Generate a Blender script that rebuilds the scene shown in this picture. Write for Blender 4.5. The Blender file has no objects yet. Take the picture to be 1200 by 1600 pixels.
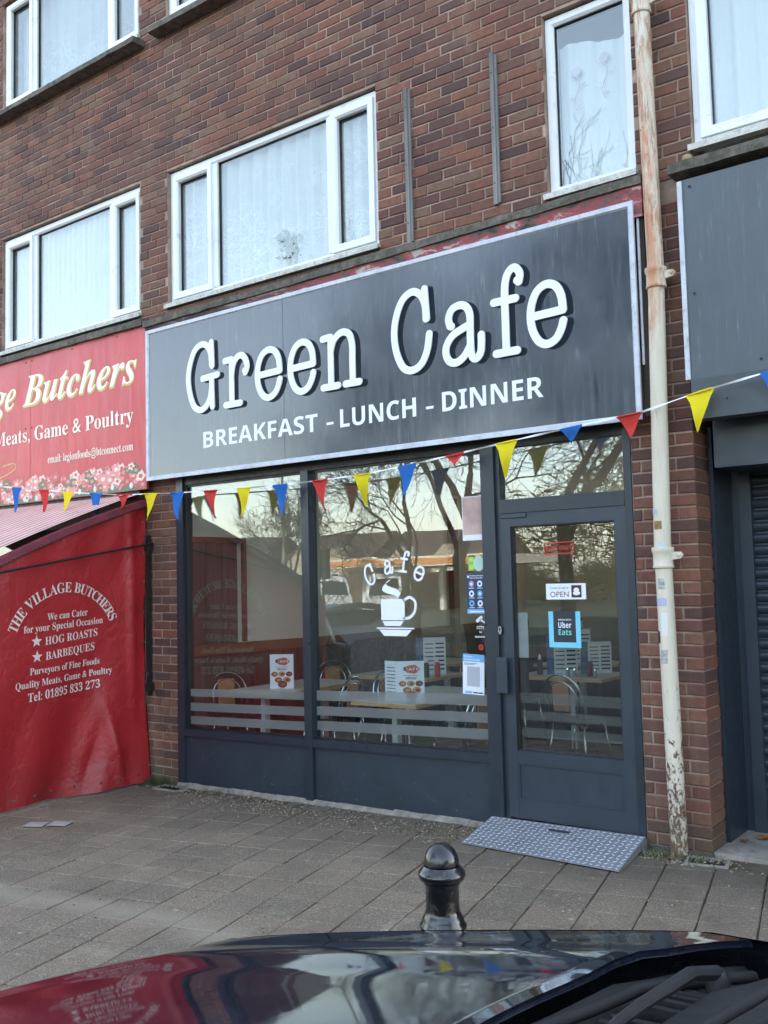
import bpy, math, random
from mathutils import Vector, Matrix
rnd = random.Random(11)
S = bpy.context.scene
COL = S.collection
V = Vector

# ------------------------------------------------------------------ camera
yaw, pitch, roll = -0.6447727628, 0.0711490855, -0.0242156352
cy_, sy_, cp_, sp_ = math.cos(yaw), math.sin(yaw), math.cos(pitch), math.sin(pitch)
fw = V((sy_*cp_, cy_*cp_, sp_)); r0 = V((cy_, -sy_, 0)); u0 = r0.cross(fw)
rr = math.cos(roll)*r0 + math.sin(roll)*u0
uu = -math.sin(roll)*r0 + math.cos(roll)*u0
CAMP = V((0, -5.70636, 1.70))
cam = bpy.data.cameras.new('camera'); camo = bpy.data.objects.new('camera', cam); COL.objects.link(camo)
m = Matrix((rr, uu, -fw)).transposed().to_4x4(); m.translation = CAMP
camo.matrix_world = m
cam.sensor_fit = 'HORIZONTAL'; cam.sensor_width = 36; cam.lens = 36*1500.23/1200
cam.clip_start = .05; cam.clip_end = 600
S.camera = camo

# ------------------------------------------------------------------ world, sun, exposure
W = bpy.data.worlds.new('World'); S.world = W; W.use_nodes = True
wn = W.node_tree; bg = wn.nodes['Background']
sky = wn.nodes.new('ShaderNodeTexSky'); sky.sky_type = 'NISHITA'; sky.sun_disc = False
sky.sun_elevation = math.radians(24); sky.sun_rotation = math.radians(20)
sky.air_density = 1.3; sky.dust_density = 1.2; sky.ozone_density = 1.0; sky.altitude = 50
hs = wn.nodes.new('ShaderNodeHueSaturation'); hs.inputs['Saturation'].default_value = .60
tint = wn.nodes.new('ShaderNodeMix'); tint.data_type = 'RGBA'; tint.blend_type = 'MULTIPLY'; tint.inputs[0].default_value = 1; tint.inputs[7].default_value = (.95, .99, 1.06, 1)
wn.links.new(sky.outputs[0], hs.inputs['Color']); wn.links.new(hs.outputs[0], tint.inputs[6]); wn.links.new(tint.outputs[2], bg.inputs[0])
bg.inputs[1].default_value = 0.15
sun = bpy.data.lights.new('sun', 'SUN'); sun.energy = 2.0; sun.angle = math.radians(.6); sun.color = (1, .91, .80)
suno = bpy.data.objects.new('sun', sun); COL.objects.link(suno)
az = math.radians(20)
sdir = V((math.sin(az)*math.cos(math.radians(24)), math.cos(az)*math.cos(math.radians(24)), math.sin(math.radians(24))))
suno.rotation_euler = sdir.to_track_quat('Z', 'Y').to_euler()
S.view_settings.view_transform = 'Standard'; S.view_settings.look = 'None'
S.view_settings.exposure = 2.5; S.view_settings.gamma = 1; S.view_settings.use_curve_mapping = False
S.cycles.transparent_max_bounces = 20; S.cycles.max_bounces = 8
S.cycles.caustics_reflective = False; S.cycles.caustics_refractive = False
S.cycles.sample_clamp_indirect = 6

# ------------------------------------------------------------------ helpers
def gz(x, y=0):
    """level of the gently sloping pavement"""
    xx = max(-14, min(6, x)); yy = max(-4, min(1, y))
    return -0.03 + 0.018*(xx+6.6) + 0.010*yy

class B:
    def __init__(s): s.v = []; s.f = []; s.mi = []
    def add(s, vs, fs, mi=0):
        n = len(s.v); s.v += [tuple(a) for a in vs]
        for f in fs: s.f.append(tuple(n+i for i in f)); s.mi.append(mi)
        return s
    def box(s, x0, x1, y0, y1, z0, z1, mi=0):
        return s.add([(x0,y0,z0),(x1,y0,z0),(x1,y1,z0),(x0,y1,z0),(x0,y0,z1),(x1,y0,z1),(x1,y1,z1),(x0,y1,z1)],
              [(0,3,2,1),(4,5,6,7),(0,1,5,4),(1,2,6,5),(2,3,7,6),(3,0,4,7)], mi)
    def tbox(s, x0, x1, y0, y1, za, zb, zc, zd):
        """box whose bottom runs za->zb and top zc->zd from x0 to x1"""
        return s.add([(x0,y0,za),(x1,y0,zb),(x1,y1,zb),(x0,y1,za),(x0,y0,zc),(x1,y0,zd),(x1,y1,zd),(x0,y1,zc)],
              [(0,3,2,1),(4,5,6,7),(0,1,5,4),(1,2,6,5),(2,3,7,6),(3,0,4,7)])
    def bbox(s, x0, x1, y0, y1, z0, z1, b):
        """box with bevelled front (-Y) face edges"""
        b = min(b, (x1-x0)*.3, (z1-z0)*.3)
        vs = [(x0,y1,z0),(x1,y1,z0),(x1,y1,z1),(x0,y1,z1),(x0,y0+b,z0),(x1,y0+b,z0),(x1,y0+b,z1),(x0,y0+b,z1),
              (x0+b,y0,z0+b),(x1-b,y0,z0+b),(x1-b,y0,z1-b),(x0+b,y0,z1-b)]
        return s.add(vs, [(8,9,10,11),(4,5,9,8),(5,6,10,9),(6,7,11,10),(7,4,8,11),(0,1,5,4),(1,2,6,5),(2,3,7,6),(3,0,4,7),(0,3,2,1)])
    def quad(s, a, b, c, d, mi=0): return s.add([a,b,c,d], [(0,1,2,3)], mi)
    def tube(s, pts, rad, n=8, cap=True, mi=0):
        pts = [V(p) for p in pts]
        if not isinstance(rad, (list, tuple)): rad = [rad]*len(pts)
        vs = []; prev = None
        for i, p in enumerate(pts):
            d = (pts[min(i+1, len(pts)-1)] - pts[max(i-1, 0)])
            if d.length < 1e-9: d = V((0,0,1))
            d.normalize()
            if prev is None:
                a = d.cross(V((0,0,1)) if abs(d.z) < .9 else V((1,0,0))).normalized()
            else:
                a = (prev - d*prev.dot(d))
                a = a.normalized() if a.length > 1e-6 else d.orthogonal().normalized()
            prev = a; b = d.cross(a)
            for k in range(n):
                t = 2*math.pi*k/n
                vs.append(p + (a*math.cos(t) + b*math.sin(t))*rad[i])
        fs = []
        for i in range(len(pts)-1):
            for k in range(n):
                fs.append((i*n+k, i*n+(k+1) % n, (i+1)*n+(k+1) % n, (i+1)*n+k))
        if cap:
            fs.append(tuple(range(n))[::-1]); fs.append(tuple(range((len(pts)-1)*n, len(pts)*n)))
        return s.add(vs, fs, mi)
    def lathe(s, prof, c=(0,0,0), n=24, mi=0, rs=1):
        prof = [(a*rs, z_) for a, z_ in prof]
        vs = []; fs = []
        for r, z in prof:
            for k in range(n):
                t = 2*math.pi*k/n; vs.append((c[0]+r*math.cos(t), c[1]+r*math.sin(t), c[2]+z))
        for i in range(len(prof)-1):
            for k in range(n): fs.append((i*n+k, i*n+(k+1) % n, (i+1)*n+(k+1) % n, (i+1)*n+k))
        fs.append(tuple(range(n))[::-1]); fs.append(tuple(range((len(prof)-1)*n, len(prof)*n)))
        return s.add(vs, fs, mi)
    def disc(s, c, r, ax_u, ax_v, n=20, mi=0, ry=None):
        c = V(c); u = V(ax_u); v = V(ax_v); ry = ry or r
        return s.add([c+u*r*math.cos(2*math.pi*k/n)+v*ry*math.sin(2*math.pi*k/n) for k in range(n)], [tuple(range(n))], mi)
    def mesh(s, name, mats, smooth=False):
        me = bpy.data.meshes.new(name); me.from_pydata(s.v, [], s.f)
        for mm in (mats if isinstance(mats, (list, tuple)) else [mats]): me.materials.append(mm)
        if any(s.mi): me.polygons.foreach_set('material_index', s.mi)
        if smooth: me.polygons.foreach_set('use_smooth', [True]*len(me.polygons))
        me.update(); return me

def link(name, me, parent=None, loc=None, rot=None):
    o = bpy.data.objects.new(name, me); COL.objects.link(o)
    if parent is not None: o.parent = parent
    if loc is not None: o.location = loc
    if rot is not None: o.rotation_euler = rot
    return o
def mk(name, b, mats, parent=None, smooth=False, auto=None, loc=None, rot=None, label=None, cat=None, group=None, kind=None):
    me = b.mesh(name, mats, smooth or auto is not None)
    if auto is not None:
        try: me.set_sharp_from_angle(angle=math.radians(auto))
        except Exception: pass
    o = link(name, me, parent, loc, rot); tag(o, label, cat, group, kind); return o
def tag(o, label=None, cat=None, group=None, kind=None):
    if label: o['label'] = label
    if cat: o['category'] = cat
    if group: o['group'] = group
    if kind: o['kind'] = kind
    return o
def thing(name, label, cat, loc=(0,0,0), rz=0, group=None):
    o = bpy.data.objects.new(name, None); COL.objects.link(o); o.empty_display_size = .1
    o.location = loc; o.rotation_euler = (0,0,rz); return tag(o, label, cat, group)
def dup(root, loc, rz, label):
    r = root.copy(); COL.objects.link(r); r.location = loc; r.rotation_euler = (0,0,rz); r['label'] = label
    def rec(src, dst):
        for ch in src.children:
            c = ch.copy(); COL.objects.link(c); c.parent = dst; rec(ch, c)
    rec(root, r); return r

# ---- materials
def lin(r, g, b):
    return tuple(((c/255)/12.92 if c/255 <= .04045 else ((c/255+.055)/1.055)**2.4) for c in (r,g,b))+(1,)
MC = {}
class N:
    """tiny node builder"""
    def __init__(s, name):
        s.m = bpy.data.materials.new(name); s.m.use_nodes = True; s.t = s.m.node_tree
        s.t.nodes.clear(); s.out = s.t.nodes.new('ShaderNodeOutputMaterial')
    def n(s, typ, ins=None, **kw):
        nd = s.t.nodes.new(typ)
        for k, v in kw.items(): setattr(nd, k, v)
        for k, v in (ins or {}).items():
            sock = nd.inputs[k]
            if hasattr(v, 'is_output'): s.t.links.new(v, sock)
            else: sock.default_value = v
        return nd
    def noise(s, vec, scale, detail=4, rough=.6, dist=0):
        return s.n('ShaderNodeTexNoise', {'Vector': vec, 'Scale': scale, 'Detail': detail, 'Roughness': rough, 'Distortion': dist}).outputs['Fac']
    def coord(s, scale=(1,1,1), rand=False):
        tc = s.n('ShaderNodeTexCoord').outputs['Object']
        mp = s.n('ShaderNodeMapping', {'Vector': tc, 'Scale': scale})
        if rand:
            oi = s.n('ShaderNodeObjectInfo').outputs['Random']
            mu = s.n('ShaderNodeMath', {0: oi, 1: 57.0}, operation='MULTIPLY').outputs[0]
            cb = s.n('ShaderNodeCombineXYZ', {0: mu, 1: mu, 2: mu}).outputs[0]
            s.t.links.new(cb, mp.inputs['Location'])
        return mp.outputs[0]
    def ramp(s, fac, stops):
        r = s.n('ShaderNodeValToRGB', {0: fac}); cr = r.color_ramp
        while len(cr.elements) < len(stops): cr.elements.new(.5)
        for e, (p, c) in zip(cr.elements, stops):
            e.position = p; e.color = c if len(c) == 4 else tuple(c)+(1,)
        return r.outputs[0]
    def mask(s, fac, a, b):
        return s.n('ShaderNodeMapRange', {0: fac, 1: a, 2: b}).outputs[0]
    def mix(s, f, a, b, bt='MIX'):
        nd = s.n('ShaderNodeMix', data_type='RGBA', blend_type=bt)
        for i, v in ((0, f), (6, a), (7, b)):
            if hasattr(v, 'is_output'): s.t.links.new(v, nd.inputs[i])
            else: nd.inputs[i].default_value = v
        return nd.outputs[2]
    def mul(s, a, b): return s.n('ShaderNodeMath', {0: a, 1: b}, operation='MULTIPLY').outputs[0]
    def addn(s, a, b): return s.n('ShaderNodeMath', {0: a, 1: b}, operation='ADD').outputs[0]
    def bump(s, h, strength=.3, dist=.01):
        return s.n('ShaderNodeBump', {'Height': h, 'Strength': strength, 'Distance': dist}).outputs[0]
    def bsdf(s, col, rough=.5, metal=0, normal=None, **kw):
        ins = {'Base Color': col, 'Roughness': rough, 'Metallic': metal}
        if normal is not None: ins['Normal'] = normal
        for k, v in kw.items(): ins[k.replace('_', ' ')] = v
        b = s.n('ShaderNodeBsdfPrincipled', ins)
        s.t.links.new(b.outputs[0], s.out.inputs[0]); return b
def mat(name, col, rough=.55, metal=0, var=.18, scale=6, bump=.08, bscale=80, stretch=(1,1,1), dirt=None, dirtamt=.5, **kw):
    if name in MC: return MC[name]
    n = N(name); c = n.coord(stretch)
    col = tuple(col)[:3]+(1,)
    dk = tuple(a*(1-var*1.6) for a in col[:3])+(1,); lt = tuple(min(1, a*(1+var)) for a in col[:3])+(1,)
    base = n.ramp(n.noise(c, scale, 6, .65), [(.3, dk), (.7, lt)])
    if dirt:
        k = n.mask(n.noise(c, scale*2.3, 8, .7, .4), .62-.25*dirtamt, .78)
        base = n.mix(k, base, tuple(dirt)[:3]+(1,))
    nb = n.bump(n.noise(c, bscale, 3, .6), bump, .003) if bump else None
    ro = n.n('ShaderNodeMapRange', {0: n.noise(c, scale*3, 4), 1: .3, 2: .7, 3: max(0, rough-.08), 4: min(1, rough+.1)}).outputs[0]
    n.bsdf(base, ro, metal, nb, **kw)
    MC[name] = n.m; return n.m

# brick: colour by brick (works on single bricks and on the joined ones)
def brick_material():
    n = N('fired_brick'); c = n.coord((1,1,1), True)
    g = n.n('ShaderNodeNewGeometry').outputs['Random Per Island']
    oi = n.n('ShaderNodeObjectInfo').outputs['Random']
    r = n.n('ShaderNodeMath', {0: n.addn(g, oi)}, operation='FRACT').outputs[0]
    tone = n.ramp(r, [(0, lin(70,50,50)), (.14, lin(82,56,52)), (.3, lin(112,68,56)), (.45, lin(94,60,52)), (.6, lin(122,76,60)), (.75, lin(134,86,66)), (.88, lin(122,94,76)), (1, lin(96,64,56))])
    r2 = n.n('ShaderNodeMath', {0: n.mul(r, 37.7)}, operation='FRACT').outputs[0]
    tone = n.mix(n.mul(r2, .25), tone, lin(140,86,66))
    mot = n.noise(c, 26, 6, .7)
    base = n.mix(n.mask(mot, .35, .7), tone, n.mix(.5, tone, lin(60,42,40)))
    wc = n.n('ShaderNodeNewGeometry').outputs['Position']
    big = n.noise(wc, .9, 5, .6)
    base = n.mix(n.mul(n.mask(big, .42, .72), .5), base, lin(104,84,70))
    sm = n.noise(wc, 3.4, 8, .75, .5)
    base = n.mix(n.mul(n.mask(sm, .60, .72), .35), base, lin(58,48,44))
    drip = n.noise(n.n('ShaderNodeMapping', {'Vector': wc, 'Scale': (1,1,.12)}).outputs[0], 5, 5, .7)
    base = n.mix(n.mul(n.mask(drip, .56, .72), .35), base, lin(140,118,100))
    edge = n.noise(c, 9, 7, .8)
    base = n.mix(n.mul(n.mask(edge, .60, .70), .5), base, lin(62,50,46))
    spk = n.noise(wc, 42, 3, .6)
    base = n.mix(n.mul(n.mask(spk, .71, .76), .6), base, lin(190,176,160))
    # lime splashes low on the wall, green damp at the foot
    z = n.n('ShaderNodeSeparateXYZ', {0: wc}).outputs[2]
    low = n.n('ShaderNodeMapRange', {0: z, 1: .75, 2: .25, 3: 0, 4: 1}).outputs[0]
    lime = n.mul(n.mask(n.noise(wc, 9, 9, .8, .6), .60, .66), low)
    base = n.mix(n.mul(lime, .8), base, lin(186,172,152))
    foot = n.n('ShaderNodeMapRange', {0: z, 1: .30, 2: .05, 3: 0, 4: .75}).outputs[0]
    base = n.mix(foot, base, lin(86,80,60))
    h = n.noise(c, 60, 6, .75)
    n.bsdf(base, .85, 0, n.bump(h, .55, .004))
    return n.m
M_brick = brick_material()
M_mortar = mat('mortar', lin(162,138,122), .95, var=.35, scale=3, bump=.5, bscale=120, dirt=lin(96,80,74), dirtamt=.5)
M_upvc = mat('white_upvc', lin(226,229,230), .35, var=.05, scale=2, bump=0, dirt=lin(170,166,152), dirtamt=.1)
M_sill = mat('chalky_sill', lin(208,206,196), .8, var=.15, scale=14, bump=.3, dirt=lin(96,90,76), dirtamt=.5)
M_gasket = mat('black_gasket', (.012,.012,.014), .6, bump=0)
M_concrete = mat('mossy_concrete', lin(112,106,96), .95, var=.35, scale=9, bump=.8, bscale=70, dirt=lin(52,50,38), dirtamt=.95)
M_grey = mat('anthracite_paint', (.030,.042,.056), .38, var=.10, scale=3, bump=.05, bscale=150)
M_greydark = mat('anthracite_frame', (.022,.031,.042), .34, var=.10, scale=4, bump=.02)
M_black = mat('black_metal', (.014,.014,.015), .45, var=.2, bump=.1)
M_dark = mat('dark_void', (.02,.02,.022), .8, bump=0)
M_white = mat('white_vinyl', (.82,.84,.88), .45, var=.03, bump=0)
M_whitetrim = mat('white_trim', lin(196,200,208), .4, var=.12, scale=9, bump=0, dirt=lin(140,138,132), dirtamt=.35)
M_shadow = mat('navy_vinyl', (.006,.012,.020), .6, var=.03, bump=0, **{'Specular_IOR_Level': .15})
M_chrome = mat('polished_metal', (.62,.63,.64), .18, 1, var=.05, bump=0)

def panel_material(name, col, streak, rough=.22, rr=.22, cior=1.5, bmp=.10):
    n = N(name); c = n.coord(); wc = n.coord((1,1,.09))
    st = n.noise(wc, 26, 5, .7, .15); big = n.noise(c, 1.3, 4, .6, .4)
    base = n.mix(n.mask(n.noise(c, 2.2, 5, .6), .3, .7), tuple(a*.82 for a in col[:3])+(1,), col)
    k = n.mul(n.mask(st, .50, .74), n.mask(big, .42, .66))
    base = n.mix(n.mul(k, .55), base, streak)
    dr = n.mul(n.mask(n.noise(n.coord((1,1,.05)), 60, 3, .8), .60, .68), n.mask(n.noise(c, 1.9, 3), .5, .62))
    base = n.mix(n.mul(dr, .7), base, streak)
    ro = n.n('ShaderNodeMapRange', {0: st, 1: .35, 2: .75, 3: rough, 4: rough+rr}).outputs[0]
    n.bsdf(base, ro, 0, n.bump(n.noise(c, 2.4, 3), bmp, .02), **{'Specular_IOR_Level': .75, 'IOR': cior})
    return n.m
M_signgrey = panel_material('grey_sign_panel', (.040,.053,.068,1), (.15,.17,.19,1), .05, .16, 1.5, .03)
M_signgrey2 = panel_material('grey_fascia_panel', (.050,.068,.084,1), (.16,.19,.21,1), .40)
M_signred = panel_material('red_sign_panel', (.60,.030,.034,1), (.72,.26,.26,1), .42, .2)

def glass_material(name='window_glass', refl=.082):
    n = N(name)
    g = n.n('ShaderNodeNewGeometry')
    dt = n.n('ShaderNodeVectorMath', {0: g.outputs['Normal'], 1: g.outputs['Incoming']}, operation='DOT_PRODUCT').outputs['Value']
    co = n.n('ShaderNodeMath', {0: dt}, operation='ABSOLUTE').outputs[0]
    om = n.n('ShaderNodeMath', {0: 1.0, 1: co}, operation='SUBTRACT').outputs[0]
    p5 = n.n('ShaderNodeMath', {0: om, 1: 4.5}, operation='POWER').outputs[0]
    f = n.n('ShaderNodeMath', {0: p5, 1: .93, 2: refl}, operation='MULTIPLY_ADD'); f.use_clamp = True
    nz = n.bump(n.noise(n.coord(), 1.1, 2), .06, .02)
    gl = n.n('ShaderNodeBsdfGlossy', {'Color': (.95,.98,.97,1), 'Roughness': 0.0, 'Normal': nz})
    tr = n.n('ShaderNodeBsdfTransparent', {'Color': (.93,.96,.95,1)})
    mx = n.n('ShaderNodeMixShader', {0: f.outputs[0], 1: tr.outputs[0], 2: gl.outputs[0]})
    n.t.links.new(mx.outputs[0], n.out.inputs[0]); return n.m
M_glass = glass_material()
def frost_material(name='frosted_film', amt=.38):
    n = N(name)
    tr = n.n('ShaderNodeBsdfTransparent', {'Color': (.9,.92,.92,1)})
    df = n.n('ShaderNodeBsdfDiffuse', {'Color': (.46,.46,.45,1)})
    tl = n.n('ShaderNodeBsdfTranslucent', {'Color': (.6,.62,.62,1)})
    a = n.n('ShaderNodeMixShader', {0: .5, 1: df.outputs[0], 2: tl.outputs[0]})
    b = n.n('ShaderNodeMixShader', {0: amt, 1: tr.outputs[0], 2: a.outputs[0]})
    n.t.links.new(b.outputs[0], n.out.inputs[0]); return n.m
M_frost = frost_material(); M_frost2 = frost_material('thin_frosted_film', .16)
def net_material(name, dens, lace, tint=(.93,.95,.97,1), lo=.5, hi=.9, zlo=0, zhi=1, scale=7):
    """net curtain: thin weave, denser embroidered lace towards the foot"""
    n = N(name); c = n.coord()
    vo = n.n('ShaderNodeTexVoronoi', {'Vector': n.n('ShaderNodeMapping', {'Vector': c, 'Scale': (1,.2,1)}).outputs[0], 'Scale': scale}, feature='DISTANCE_TO_EDGE').outputs[0]
    wv = n.noise(c, scale*1.7, 5, .7, 2.2)
    ring = n.mask(n.n('ShaderNodeMath', {0: n.n('ShaderNodeMath', {0: wv, 1: .5}, operation='SUBTRACT').outputs[0]}, operation='ABSOLUTE').outputs[0], .035, .012)
    edge = n.mask(vo, .05, .02)
    pat = n.n('ShaderNodeMath', {0: n.mul(ring, .9), 1: n.mul(edge, .5)}, operation='MAXIMUM').outputs[0]
    z = n.n('ShaderNodeSeparateXYZ', {0: c}).outputs[2]
    zm = n.n('ShaderNodeMapRange', {0: z, 1: zhi, 2: zlo, 3: 0, 4: 1}).outputs[0]
    zm = n.mul(zm, n.mask(n.noise(c, 2.2, 3), .38, .56))
    a = n.addn(dens, n.mul(n.mul(pat, zm), lace)); 
    an = n.n('ShaderNodeMath', {0: a, 1: .97}, operation='MINIMUM').outputs[0]
    tr = n.n('ShaderNodeBsdfTransparent')
    df = n.n('ShaderNodeBsdfDiffuse', {'Color': tint}); tl = n.n('ShaderNodeBsdfTranslucent', {'Color': tint})
    d = n.n('ShaderNodeMixShader', {0: .35, 1: df.outputs[0], 2: tl.outputs[0]})
    mx = n.n('ShaderNodeMixShader', {0: an, 1: tr.outputs[0], 2: d.outputs[0]})
    n.t.links.new(mx.outputs[0], n.out.inputs[0]); return n.m

def flatm(name, c, rough=.5): return mat(name, c, rough, var=.03, bump=0)
def peel_material():
    n = N('peeling_painted_timber'); c = n.coord((.35,1,1))
    a = n.noise(c, 9, 8, .7, .6)
    base = n.ramp(a, [(.36, lin(52,44,42)), (.44, lin(96,84,78)), (.48, lin(142,66,70)), (.54, lin(152,84,86)), (.565, lin(176,168,158)), (.72, lin(140,130,120))])
    n.t.nodes
    x = n.n('ShaderNodeSeparateXYZ', {0: n.coord()}).outputs[0]
    dk = n.mul(n.mask(n.addn(x, n.mul(n.noise(n.coord(), 2.5), 1.4)), -4.1, -4.9), .85)
    base = n.mix(dk, base, n.ramp(a, [(.4, lin(46,40,42)), (.56, lin(76,66,66)), (.64, lin(150,140,136))]))
    n.bsdf(base, .85, 0, n.bump(n.noise(c, 12, 8, .75), .8, .01)); return n.m
M_peel = peel_material()
def pipe_material():
    n = N('rusting_painted_iron'); c = n.coord((1,1,.16)); o = n.coord()
    z = n.n('ShaderNodeSeparateXYZ', {0: o}).outputs[2]
    base = n.mix(n.mask(n.noise(c, 12, 6, .7), .3, .7), lin(216,208,190), lin(196,186,164))
    up = n.n('ShaderNodeMapRange', {0: z, 1: 2.2, 2: 3.6, 3: -.09, 4: .085}).outputs[0]
    rst = n.mask(n.addn(n.noise(c, 9, 8, .7, .4), up), .52, .68)
    base = n.mix(n.mul(rst, .8), base, lin(184,112,62))
    base = n.mix(n.mul(n.mask(n.addn(n.noise(c, 30, 5, .8, .4), up), .58, .68), .7), base, lin(150,96,62))
    low = n.n('ShaderNodeMapRange', {0: z, 1: 1.5, 2: .1, 3: -.10, 4: .16}).outputs[0]
    pk = n.mask(n.addn(n.noise(n.coord((1,1,.6)), 30, 7, .75, .5), low), .60, .64)
    base = n.mix(pk, base, lin(92,66,48))
    bare = n.mask(n.noise(n.coord((1,1,.5)), 7, 7, .7, .7), .685, .70)
    base = n.mix(bare, base, lin(46,36,32))
    base = n.mix(n.mul(n.mask(z, .5, .1), .35), base, lin(120,108,78))
    hh = n.addn(n.noise(o, 50, 4), n.mul(n.addn(pk, bare), -.7))
    n.bsdf(base, .55, 0, n.bump(hh, .5, .004)); return n.m
M_pipe = pipe_material()
def slab_material():
    n = N('paving_slab'); wc = n.n('ShaderNodeNewGeometry').outputs['Position']
    oi = n.n('ShaderNodeObjectInfo').outputs['Random']; g = n.n('ShaderNodeNewGeometry').outputs['Random Per Island']
    r = n.n('ShaderNodeMath', {0: n.addn(g, oi)}, operation='FRACT').outputs[0]
    base = n.ramp(r, [(0, lin(122,107,90)), (.5, lin(132,116,97)), (1, lin(112,100,84))])
    sp = n.noise(wc, 95, 3, .7)
    base = n.mix(n.mul(n.mask(sp, .50, .66), .7), base, lin(182,168,146))
    base = n.mix(n.mul(n.mask(n.noise(wc, 120, 2, .7), .55, .68), .55), base, lin(72,62,54))
    vo = n.n('ShaderNodeTexVoronoi', {'Vector': wc, 'Scale': 95}).outputs[0]
    base = n.mix(n.mul(n.mask(vo, .22, .12), .75), base, lin(216,200,174))
    big = n.noise(wc, 1.6, 6, .65, .3)
    base = n.mix(n.mul(n.mask(big, .42, .72), .5), base, lin(92,80,66))
    st2 = n.noise(wc, 5.5, 8, .75, .8)
    base = n.mix(n.mul(n.mask(st2, .54, .68), .4), base, lin(84,74,62))
    base = n.mix(n.mul(n.mask(n.noise(wc, 3.1, 7, .7, 1.2), .60, .72), .35), base, lin(178,166,146))
    y = n.n('ShaderNodeSeparateXYZ', {0: wc}).outputs[1]; x = n.n('ShaderNodeSeparateXYZ', {0: wc}).outputs[0]
    darker = n.mask(n.addn(y, n.mul(n.noise(wc, 2.2, 4), .9)), -.75, .25)  # slabs get darker towards the shop fronts
    base = n.mix(n.mul(darker, .6), base, lin(58,53,46))
    gum = n.n('ShaderNodeTexVoronoi', {'Vector': wc, 'Scale': 3.1}).outputs[0]
    base = n.mix(n.mul(n.mask(gum, .055, .04), .7), base, lin(176,168,156))
    # worn pale line of an old trench
    ln = n.n('ShaderNodeMath', {0: n.addn(n.addn(n.mul(x, -.10), y), n.mul(n.noise(wc, 1.5, 3), .30)), 1: 2.0-.15+.10*.0}, operation='ADD').outputs[0]
    ab = n.n('ShaderNodeMath', {0: ln}, operation='ABSOLUTE').outputs[0]
    base = n.mix(n.mul(n.mask(ab, .17, .02), .55), base, lin(158,146,126))
    n.bsdf(base, .85, 0, n.bump(n.addn(sp, n.mul(vo, -.5)), .5, .004)); return n.m
M_slab = slab_material()
M_dirt = mat('joint_dirt', lin(92,80,64), 1, var=.4, scale=8, bump=.6, dirt=lin(60,66,36), dirtamt=.6)
M_asphalt = mat('asphalt', (.055,.054,.052), .9, var=.2, scale=2, bump=.6, bscale=120)
M_kerb = mat('kerb_concrete', lin(140,134,122), .9, var=.2, scale=5, bump=.3)
M_grass = mat('grass_blades', (.06,.085,.03), .8, var=.4, bump=0)
M_leaf = mat('dead_leaf', lin(150,92,44), .8, var=.4, scale=20, bump=.1)
M_wood = mat('varnished_timber', lin(104,72,46), .35, var=.25, scale=5, bump=.05, stretch=(1,.15,1))
M_wooddark = mat('dark_wood_panelling', lin(72,68,62), .6, var=.38, scale=9, bump=.05, stretch=(1,1,.06))
M_plaster = mat('cream_plaster', lin(214,210,198), .9, var=.05, scale=2, bump=.02)
M_tabletop = mat('pale_laminate', lin(206,204,192), .35, var=.04, bump=0)
M_ply = mat('plywood_edge', lin(206,158,100), .5, var=.2, scale=8, bump=0, stretch=(.3,.3,6))
M_floor = mat('dark_vinyl_floor', lin(42,40,40), .4, var=.25, scale=4, bump=.02)

# ------------------------------------------------------------------ lettering
_ts = bpy.data.scenes.new('lettering_tmp')
def uni(s, style):
    up, lo, dg = {'serif': (0x1D400, 0x1D41A, 0x1D7CE), 'serifi': (0x1D468, 0x1D482, None), 'bold': (0x1D5D4, 0x1D5EE, 0x1D7EC)}.get(style, (None,)*3)
    if up is None: return s
    o = ''
    for c in s:
        if 'A' <= c <= 'Z': o += chr(up+ord(c)-65)
        elif 'a' <= c <= 'z': o += chr(lo+ord(c)-97)
        elif c.isdigit() and dg: o += chr(dg+ord(c)-48)
        else: o += c
    return o
_tc = {}
def glyphs(s, style='sans', offset=0.0):
    """outline of a line of lettering as 2D triangles, cap height 1, left edge at 0"""
    key = (s, style, offset)
    if key in _tc: return _tc[key]
    cu = bpy.data.curves.new('t', 'FONT'); cu.body = uni(s, style); cu.size = 1; cu.resolution_u = 3; cu.offset = offset
    o = bpy.data.objects.new('t', cu); _ts.collection.objects.link(o)
    vl = _ts.view_layers[0]; vl.update(); dg = vl.depsgraph; dg.update()
    me = bpy.data.meshes.new_from_object(o.evaluated_get(dg), depsgraph=dg)
    vs = [(v.co.x, v.co.y) for v in me.vertices]; fs = [tuple(p.vertices) for p in me.polygons]
    bpy.data.objects.remove(o); bpy.data.curves.remove(cu); bpy.data.meshes.remove(me)
    k = 1/.70
    x0 = min((v[0] for v in vs), default=0); x1 = max((v[0] for v in vs), default=1)
    r = ([((x-x0)*k, y*k) for x, y in vs], fs, (x1-x0)*k); _tc[key] = r; return r
def lettering(name, s, style, fn, a0, a1, base, cap, m_, parent, offset=0.0, tilt=0.0, b=None):
    """fn(u, v) -> xyz; the line runs from a0 to a1 with its baseline at base"""
    vs, fs, w = glyphs(s, style, offset); k = (a1-a0)/w
    bb = b if b is not None else B()
    bb.add([fn(a0+x*k, base+y*cap+tilt*x*k) for x, y in vs], fs)
    if b is None and vs: return mk(name, bb, m_, parent)

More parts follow.
